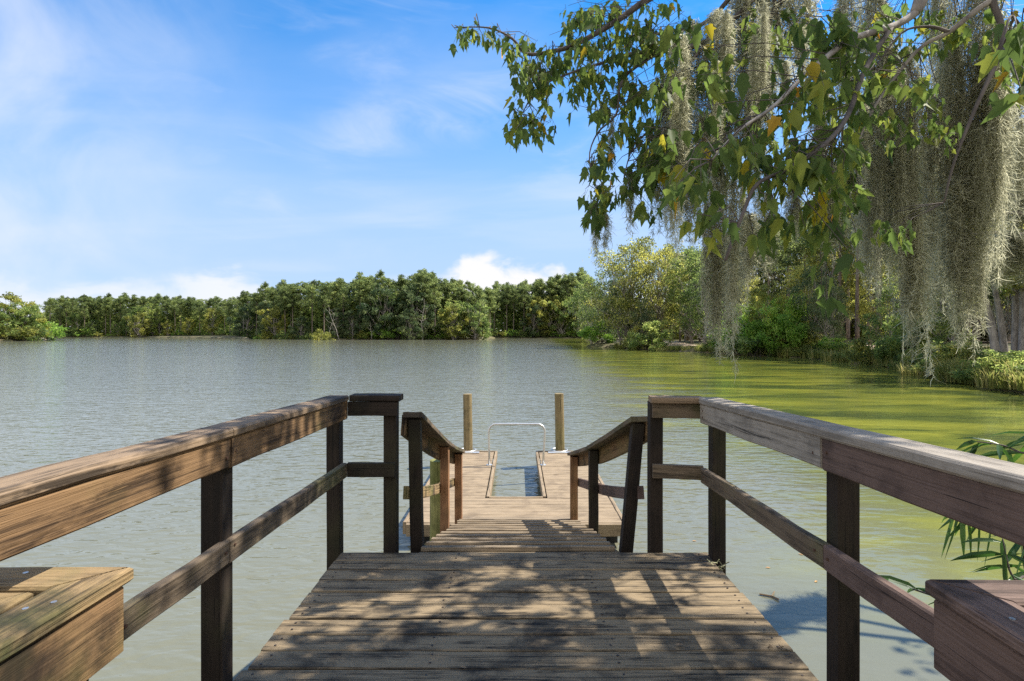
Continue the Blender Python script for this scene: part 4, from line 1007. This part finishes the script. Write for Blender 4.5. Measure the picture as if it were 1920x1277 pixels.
def region(px, py, rx, ry, D, n, size=.088, nleaf=6, gold=.015, dd=.35):
    for _ in range(n):
        while True:
            a, b_ = rng.uniform(-1, 1, 2)
            if a*a+b_*b_ < 1: break
        spray(at(px+a*rx, py+b_*ry, D+rng.uniform(-dd, dd)), size, nleaf, gold)
# along the left branches
for px, py, n in ((858, 55, 2), (880, 58, 3), (905, 60, 3), (930, 62, 2), (950, 72, 2)): region(px, py, 12, 8, 4.0, n, .085, 5, .02, .1)
region(1000, 95, 55, 30, 4.1, 8, .09, 6); region(985, 150, 38, 45, 4.0, 13, .095, 7); region(972, 220, 16, 25, 3.95, 6, .10, 6); region(1020, 215, 18, 40, 3.95, 7, .09, 6)
region(1075, 70, 50, 50, 4.15, 15, .09, 6, .02); region(1130, 110, 65, 45, 4.1, 20, .09, 6, .02); region(1060, 150, 60, 35, 4.0, 13, .09, 6); region(1110, 180, 45, 25, 3.95, 7, .085, 5)
region(1075, 25, 35, 22, 4.2, 5, .085, 5); region(1150, 30, 60, 40, 4.2, 12, .09, 6, .04); region(1120, 10, 60, 20, 4.2, 5, .09, 5)
region(1130, 195, 25, 25, 3.9, 5, .085, 5); region(1160, 225, 14, 30, 3.9, 4, .08, 5)
region(1118, 285, 35, 28, 3.85, 8, .09, 6, .04); region(1125, 345, 38, 35, 3.8, 9, .09, 6, .03); region(1122, 395, 18, 25, 3.8, 7, .10, 6); region(1180, 345, 22, 25, 3.8, 6, .095, 5); region(1218, 385, 10, 22, 3.8, 3, .09, 5)
region(1205, 180, 50, 80, 4.0, 20, .10, 6); region(1230, 60, 70, 60, 4.2, 26, .10, 6, .05); region(1225, 280, 40, 40, 3.9, 12, .10, 6)
region(1245, 300, 40, 70, 3.7, 9, .11, 5); region(1270, 200, 40, 60, 3.6, 7, .11, 5); region(1300, 60, 70, 60, 3.6, 9, .12, 5, .05); region(1290, 120, 50, 40, 3.3, 7, .13, 5, .03)
region(1300, 250, 60, 50, 3.2, 9, .11, 5, .12); region(1290, 340, 55, 45, 2.6, 6, .105, 4, .04); region(1380, 290, 70, 40, 2.7, 8, .10, 5, .30); region(1440, 330, 60, 50, 2.8, 9, .095, 5, .06)
region(1320, 400, 30, 30, 2.6, 5, .10, 4, .2); region(1340, 330, 60, 40, 2.8, 6, .10, 5, .05)
region(1500, 110, 60, 70, 3.0, 10, .12, 5, .03); region(1540, 200, 60, 70, 2.9, 10, .12, 5, .03); region(1510, 300, 70, 60, 2.8, 9, .12, 5, .03); region(1560, 60, 60, 50, 3.2, 7, .11, 5)
region(1500, 400, 70, 40, 2.9, 10, .11, 5, .05); region(1555, 380, 30, 30, 2.7, 5, .10, 5, .35); region(1590, 460, 22, 30, 2.8, 4, .10, 4); region(1430, 440, 25, 20, 2.8, 3, .10, 4); region(1545, 555, 12, 12, 2.9, 2, .10, 4, .0); region(1500, 20, 40, 20, 3.2, 5, .11, 5)
region(1450, 180, 30, 40, 2.8, 5, .11, 4, .3); region(1600, 140, 30, 60, 3.2, 8, .11, 5); region(1730, 150, 20, 30, 3.4, 3, .10, 5); region(1750, 170, 20, 30, 3.4, 3, .10, 5); region(1580, 275, 25, 25, 2.8, 3, .12, 4)
region(1905, 60, 25, 50, 2.1, 8, .085, 5, .04); region(1912, 150, 14, 20, 2.1, 3, .10, 4, .05); region(1770, 250, 14, 14, 3.3, 2, .09, 3); region(1700, 440, 20, 30, 3.6, 3, .09, 4)
region(1640, 30, 50, 20, 3.6, 5, .10, 5, .1); region(1470, 255, 25, 40, 2.8, 5, .11, 5)
for px, py, rx, ry, D, n in ((1640, 110, 40, 60, 4.1, 9), (1690, 70, 40, 40, 4.2, 8), (1750, 60, 50, 50, 4.2, 9), (1830, 50, 40, 50, 4.3, 8), (1880, 120, 30, 60, 4.2, 6), (1600, 240, 35, 60, 3.9, 8), (1660, 260, 40, 70, 4.1, 7), (1740, 240, 40, 80, 4.2, 7), (1590, 340, 40, 50, 3.8, 7), (1480, 60, 70, 60, 4.0, 14), (1400, 60, 60, 60, 4.2, 10), (1350, 160, 60, 70, 4.0, 12), (1420, 240, 60, 60, 3.8, 10), (1560, 160, 50, 70, 3.8, 9), (1620, 420, 40, 40, 3.9, 5)):
    region(px, py, rx, ry, D, n, .095, 6, .02, .3)
# canopy above the frame
def canopy(c_, r_, n, size=.12, nleaf=7):
    for _ in range(n):
        v = rng.normal(size=3); v /= np.linalg.norm(v); spray(np.array(c_)+v*np.array(r_)*rng.random()**.4, size, nleaf, .03, twig=False, spread=4.5)
CAN = [((3.3, 3.4, 5.4), (1.2, .42, .5), 62), ((4.6, 3.4, 5.6), (1.0, .42, .5), 110), ((3.4, 3.25, 5.2), (1.2, .38, .3), 90), ((4.9, 3.1, 6.2), (.9, .35, .4), 50), ((2.1, 3.5, 5.5), (.42, .95, .4), 80), ((2.3, 4.5, 5.7), (.4, .5, .3), 26), ((4.4, 5.35, 5.6), (1.2, .35, .4), 15),
       ((3.4, 3.0, 6.6), (1.0, .5, .5), 30), ((5.4, 3.3, 7.2), (1.2, .6, .6), 40), ((5.6, 5.8, 7.0), (1.2, .6, .6), 26)]
for c_, r_, n in CAN: canopy(c_, r_, n)
for c_, r_, n in (((6.4, 3.5, 4.9), (.9, .8, .5), 26), ((7.6, 4.6, 4.3), (.9, 1.2, .6), 26), ((8.4, 3.2, 7.6), (1.3, 1.2, 1.0), 60), ((7.0, 2.4, 6.4), (1.0, .9, .6), 36)): canopy(c_, r_, n)
V, F, tn = leaves(np.array(LP), np.array(LD), np.array(LS), np.array(LT))
link('leaves', np_mesh('leaves', V, F, tn, L_maple), mt)
TW.build('twigs', B_dark, mt, True)

# ------------------------------------------------------------------ spanish moss
def make_moss(L, Rm, nstr, ncurl, seed, wisp=.5):
    global rng
    rng = np.random.default_rng(seed); Pts = []; T = []
    allp = []; 
    V = []; F = []; tone = []; vb = 0
    for s in range(nstr):
        an = rng.uniform(0, 6.28); q = Rm*math.sqrt(rng.random()); l = L*(1-wisp*rng.random()**1.2)*(1-.30*(q/Rm)**2)
        n = 22; tt = np.linspace(0, 1, n)
        wob = np.cumsum(rng.normal(0, .006, (n, 2)), 0)
        spread = np.minimum(1, .35+tt*2.2)*(1-.35*tt)
        c_ = np.c_[math.cos(an)*q*spread+wob[:, 0], math.sin(an)*q*spread+wob[:, 1], -tt*l]
        t0 = np.clip(rng.normal(.5, .10), 0, 1)
        m_ = int(ncurl*l/L)
        k = rng.random(m_)**.9*(n-1.001); i0 = k.astype(int); fr = (k-i0)[:, None]
        P0 = c_[i0]*(1-fr)+c_[i0+1]*fr+rng.normal(0, .006, (m_, 3))
        allp.append(P0); T.append(np.clip(t0+rng.normal(0, .2, m_), 0, 1))
        # backbone
        sd_ = rng.normal(size=3); sd_[2] = 0; sd_ /= np.linalg.norm(sd_); wv_ = .0016
        bv = np.stack([c_-sd_*wv_, c_+sd_*wv_], 1).reshape(-1, 3); V.append(bv)
        kk = np.arange(n-1)*2+vb; F.append(np.c_[kk, kk+1, kk+3, kk+2]); tone.append(np.full(2*n, t0)); vb += 2*n
    P0 = np.concatenate(allp); Tn = np.concatenate(T); n = len(P0)
    d0 = rng.normal(size=(n, 3)); d0[:, 2] = -np.abs(d0[:, 2])*1.1-.35; d0 /= np.linalg.norm(d0, axis=1)[:, None]
    cu_ = rng.normal(size=(n, 3))*.7; ln = rng.uniform(.018, .062, n)[:, None]
    p1 = P0+d0*ln*.4; d1 = d0+cu_*.6; p2 = p1+d1*ln*.35; d2 = d1+cu_*.9; p3 = p2+d2*ln*.35
    sd_ = np.cross(d0, rng.normal(size=(n, 3))); sd_ /= np.linalg.norm(sd_, axis=1)[:, None]; wv_ = rng.uniform(.0011, .0021, n)[:, None]
    s_ = sd_*wv_
    vv = np.stack([P0-s_, P0+s_, p1-s_, p1+s_, p2-s_*.9, p2+s_*.9, p3-s_*.4, p3+s_*.4], 1).reshape(-1, 3); V.append(vv)
    k = np.arange(n)*8+vb
    for a in (0, 2, 4): F.append(np.c_[k+a, k+a+1, k+a+3, k+a+2])
    tone.append(np.repeat(Tn, 8))
    return np_mesh('moss', np.concatenate(V), np.concatenate(F), np.concatenate(tone), L_moss)
MOSS = {'thin': [(make_moss(.55, .035, 9, 110, 400+k), .55, .035) for k in range(2)],
        'mid': [(make_moss(1.0, .085, 28, 190, 410+k, .66), 1.0, .085) for k in range(3)],
        'long': [(make_moss(1.8, .13, 44, 290, 420+k, .62), 1.8, .13) for k in range(3)],
        'lean': [(make_moss(1.3, .04, 14, 250, 430+k, .45), 1.3, .04) for k in range(2)]}
random.seed(31)
def moss(kind, px, py0, py1, wpx, D, label, group='hanks of moss hanging from the overhanging tree'):
    me, L0, R0 = random.choice(MOSS[kind]); D *= 1.32 if px > 1585 and D < 5 else 1; p = at(px, py0, D)
    o = link('spanish_moss', me); o.location = p; sxy = (wpx*.76/1000*D/2)/R0
    o.scale = (sxy, sxy, (py1-py0)*1.10/1000*D/L0); o.rotation_euler.z = random.uniform(0, 6.28)
    return tag(o, label, 'moss', group)
MS = [('thin', 1118, 405, 505, 14, 3.8, 'wispy grey moss strand at the far left below the lowest left leaves'), ('thin', 1136, 400, 492, 16, 3.8, 'wispy moss strand right beside the leftmost one'), ('thin', 1180, 330, 455, 20, 3.8, 'thin dark moss strand hanging alone against the sky'),
      ('thin', 1148, 215, 330, 14, 3.9, 'faint short moss strand among the left leaves'), ('mid', 1262, 130, 470, 60, 4.1, 'dark moss hank hanging left of the pale moss against the sky'), ('mid', 1235, 240, 440, 42, 4.0, 'short moss hank left of the dark one over the sky'),
      ('long', 1300, 40, 430, 75, 4.3, 'long pale moss hank hanging behind the big maple leaves'), ('mid', 1290, 300, 455, 50, 4.2, 'wispy moss fringe over the golden tree on the point'), ('long', 1395, -60, 330, 100, 4.5, 'wide moss hank at the top centre of the tree'), ('long', 1450, -80, 200, 90, 4.6, 'upper moss hank right of the wide top one'),
      ('long', 1345, 20, 330, 80, 4.2, 'pale moss hank between the far left leaves and the wide top hank'), ('long', 1420, 120, 420, 70, 4.0, 'moss hank directly behind the yellow maple leaves'), ('mid', 1275, 60, 330, 60, 3.9, 'pale moss over the dark left leaf mass'),
      ('mid', 1320, 210, 450, 56, 3.7, 'moss hank left above the pale cream curtain'), ('mid', 1500, -30, 190, 70, 4.4, 'moss hank under the top edge right of the wide hank'), ('mid', 1540, 130, 380, 54, 4.2, 'moss hank left of the thick right-hand curtain behind the leaves'),
      ('mid', 1350, 150, 400, 60, 4.3, 'moss hank in the middle of the leaves above the broken stick'),
      ('long', 1345, 300, 655, 62, 2.9, 'long pale cream moss curtain reaching down before the far bank'), ('lean', 1325, 380, 625, 24, 2.9, 'left fringe of the pale cream moss curtain'), ('lean', 1376, 330, 692, 26, 2.75, 'longest thin moss strand, its tip hanging over the water'),
      ('lean', 1345, 480, 668, 22, 2.9, 'lower tail of the pale cream moss curtain'), ('mid', 1405, 400, 560, 56, 3.4, 'pale moss hank right of the longest strand'), ('mid', 1440, 360, 520, 40, 3.6, 'pale airy moss right of the broken stick'),
      ('long', 1640, -20, 420, 90, 3.7, 'thick grey moss column left in the right-hand curtain'), ('long', 1665, 90, 470, 80, 3.6, 'second thick moss column of the right-hand curtain'), ('long', 1640, 180, 560, 60, 3.5, 'lower left moss column of the right-hand curtain'), ('mid', 1615, 240, 520, 50, 3.7, 'thin airy moss at the left side of the right-hand curtain'),
      ('long', 1712, 180, 640, 60, 3.5, 'dark-hearted moss column in the middle of the right-hand curtain'), ('lean', 1716, 380, 700, 44, 3.45, 'moss tail whose tip nearly reaches the water before the bend'), ('mid', 1700, 420, 640, 42, 3.5, 'pale moss just left of the long tail'),
      ('lean', 1755, 430, 610, 36, 5.5, 'pale sunlit moss strand behind the right-hand curtain'), ('mid', 1742, 180, 420, 56, 3.7, 'moss in the shadowed middle of the right-hand curtain'), ('long', 1785, 60, 560, 70, 3.6, 'moss column left of the heaviest hank on the right'),
      ('long', 1835, -60, 420, 120, 3.55, 'heaviest moss hank at the upper right'), ('long', 1850, 100, 500, 90, 3.5, 'thick moss column near the right edge'), ('long', 1832, 240, 650, 62, 3.45, 'long dark moss tail near the right edge'), ('lean', 1790, 330, 640, 42, 3.5, 'dark narrow moss tail left of the long dark tail'), ('mid', 1808, 430, 650, 56, 3.5, 'lower tuft of moss between the two dark tails'),
      ('mid', 1890, 440, 540, 80, 5.8, 'cream sunlit moss fringe under the lowest right branch'), ('mid', 1925, 436, 530, 80, 5.9, 'cream moss fringe cut by the right picture edge'), ('mid', 1885, 255, 380, 50, 5.6, 'sunlit moss fringe on the upper right branch'), ('mid', 1860, 440, 545, 50, 5.7, 'sunlit moss just right of the dark tails'),
      ('mid', 1900, 180, 300, 60, 5.4, 'bright moss near the right edge below the close leaves'), ('mid', 1560, 300, 500, 60, 3.9, 'airy moss right of the yellow-tipped leaves'), ('mid', 1490, 330, 470, 50, 4.2, 'sparse moss behind the lower centre leaves'), ('long', 1590, -40, 260, 70, 4.2, 'moss hank left of the thick right-hand curtain'),
      ('long', 1760, -60, 300, 80, 4.2, 'moss hank behind the bare limbs at the top right'),       ('long', 1905, 300, 500, 70, 5.7, 'long cream sunlit moss curtain at the right edge above the lowest branch'), ('mid', 1925, 270, 420, 60, 5.6, 'sunlit moss cut by the right picture edge below the upper right branch'), ('long', 1868, 120, 400, 60, 3.6, 'grey moss column just left of the right-edge leaves'),
('mid', 1700, 90, 330, 60, 3.9, 'moss hank hanging from the forked limb')]
for a in MS: moss(*a)
random.seed(64)
for (px, y0, y1, n) in ((1290, 60, 440, 4), (1390, 0, 330, 5), (1480, -20, 260, 4), (1560, 120, 430, 4), (1640, 60, 520, 6), (1720, 120, 620, 6), (1800, 60, 600, 6), (1870, 20, 520, 5), (1410, 330, 560, 3), (1345, 420, 640, 3)):
    for _ in range(n):
        a_ = random.uniform(0, .5); b_ = random.uniform(.6, 1.12)
        moss('lean', px+random.uniform(-50, 50), y0+(y1-y0)*a_, y0+(y1-y0)*b_, random.uniform(12, 24), random.uniform(3.5, 4.3) if px < 1585 else random.uniform(3.4, 3.8), 'loose narrow strand of grey-green moss trailing between the thicker hanks', 'loose moss strands')

# ------------------------------------------------------------------ willow shrub beyond the right railing
rng = np.random.default_rng(91); random.seed(91)
ws = empty('willow_shrub', (2.75, 2.35, WZ), 'narrow-leaved green shrub leaning in from the right edge behind the railing', 'shrub')
WSTEM = [[(2.75, 2.35, -1.3), (2.6, 2.35, -.3), (2.45, 2.35, .5), (2.3, 2.33, 1.02), at(1925, 850, 2.35), at(1880, 835, 2.4), at(1832, 828, 2.4)],
         [(2.7, 2.3, -1.3), (2.45, 2.25, -.4), at(1960, 1130, 2.2), at(1921, 1060, 2.2), at(1917, 985, 2.2), at(1850, 950, 2.3)],
         [(2.65, 2.3, -1.3), (2.4, 2.2, -.3), at(1950, 1110, 2.15), at(1900, 1085, 2.1), at(1880, 1010, 2.1)],
         [(2.45, 2.35, .5), at(1950, 930, 2.3), at(1860, 945, 2.3), at(1800, 952, 2.3)],
         [(2.4, 2.2, -.3), at(1850, 1150, 2.0), at(1760, 1120, 1.95), at(1712, 1105, 1.95)]]
q = MB()
for s in WSTEM: bz = bez(s); q.tube(bz, [.011*(1-.8*k/(len(bz)-1)) for k in range(len(bz))], 6)
q.build('stems', B_dark, ws, True)
WL = [(0, 0), (.055, .18), (.075, .42), (.05, .75), (0, 1), (-.05, .75), (-.075, .42), (-.055, .18)]
lv = MB()
def wleaf(p, d_, ln, tn):
    p = Vector(p); d_ = Vector(d_).normalized(); n_ = Vector(rng.normal(size=3)); n_ = (n_-d_*n_.dot(d_)).normalized(); s_ = d_.cross(n_)
    def pt(a, f_): return p+d_*f_*ln+s_*a*ln+Vector((0, 0, -.30*ln*f_*f_))+n_*abs(a)*ln*.4
    for k in range(4):
        f0, f1 = (0, .25, .6, .85)[k], (.25, .6, .85, 1)[k]; w0, w1 = (.0, .06, .065, .03)[k], (.06, .065, .03, 0.002)[k]
        lv.face([pt(0, f0), pt(w0, f0), pt(w1, f1), pt(0, f1)], tn); lv.face([pt(0, f1), pt(-w1, f1), pt(-w0, f0), pt(0, f0)], tn)
for s in WSTEM:
    bz = bez(s, 7)
    for k in range(int(len(bz)*.42), len(bz)):
        for _ in range(2):
            dr = rng.normal(0, .7, 3); dr[2] = -.25+rng.normal(0, .35); dr[0] -= .4
            if rng.random() < .48: wleaf(bz[k], dr, rng.uniform(.11, .19), np.clip(rng.normal(.5, .25), 0, 1))
for px, py in ((1790, 955), (1800, 960), (1812, 955), (1835, 958), (1860, 970)): wleaf(at(px, py, 2.3), (rng.normal(0, .35), 0, -1), .17, .8)
me = lv.mesh('leaves', L_willow); link('leaves', me, ws)

# ------------------------------------------------------------------ litter on the water and the planks
M_lit = plain('dead_leaf', (.42, .24, .08), .8)
M_lit2 = plain('dead_twig', (.20, .14, .08), .8)
def dead_leaf(p, s, mat, label, group, name='fallen_leaf'):
    p = Vector(p); a = random.uniform(0, 6.28); q = MB()
    pts = [p+Vector((math.cos(a)*u*s-math.sin(a)*v*s, math.sin(a)*u*s+math.cos(a)*v*s, .004+abs(v)*s*.35)) for u, v in ((-1, 0), (-.3, .4), (.4, .32), (1, 0), (.4, -.32), (-.3, -.4))]
    q.face(pts[:4]); q.face([pts[3], pts[4], pts[5], pts[0]])
    tag(q.build(name, mat), label, 'leaf', group)
def onwater(px, py): D = 1000*(CAM_Z-WZ)/(py-625); return at(px, py, D)
for px, py, lb in ((1530, 1091, 'orange leaf afloat left of the near right post'), (1501, 1040, 'small pale leaf afloat right of the deck corner'), (1440, 1065, 'tiny leaf afloat just right of the deck corner post'), (1302, 1015, 'leaf afloat between the two right corner posts')):
    dead_leaf(onwater(px, py), .03, M_lit, lb, 'leaves afloat beside the pier')
q = MB(); a, b_, c_ = onwater(1424, 1116), onwater(1447, 1120), onwater(1460, 1126)
for z in (a, b_, c_): z.z += .012
q.tube([a, b_, c_], .009, 5); q.tube([b_, onwater(1452, 1112)+Vector((0, 0, .015))], .006, 5)
tag(q.build('floating_twig', M_lit2), 'forked tan twig floating on the pale water right of the pier', 'twig')
def ondeck(px, py): D = 1490/(py-625); p = at(px, py, D); p.z = dz(p.y)+.002; return p
dead_leaf(ondeck(1274, 1218), .022, M_lit2, 'curled brown leaf on the deck planks near the front', None)
dead_leaf(ondeck(868, 1262), .018, M_lit2, 'small dark leaf at the bottom centre of the deck', None)
q = MB()
for k in range(5): p = ondeck(1440+k*9, 1221+k); q.tube([p, p+Vector((random.uniform(-.05, .06), random.uniform(-.02, .02), .01))], .0025, 4)
tag(q.build('twig_litter', M_lit2), 'little heap of dark twigs at the right edge of the deck planks', 'twigs')
q = MB()
for k in range(14): p = at(1345+random.uniform(-6, 10), 1058+random.uniform(-6, 12), 3.42); q.tube([p, p+Vector(rng.normal(0, .03, 3))], .003, 4)
tag(q.build('moss_wisp', L_moss), 'wisp of dry moss caught at the foot of the right corner post', 'moss')
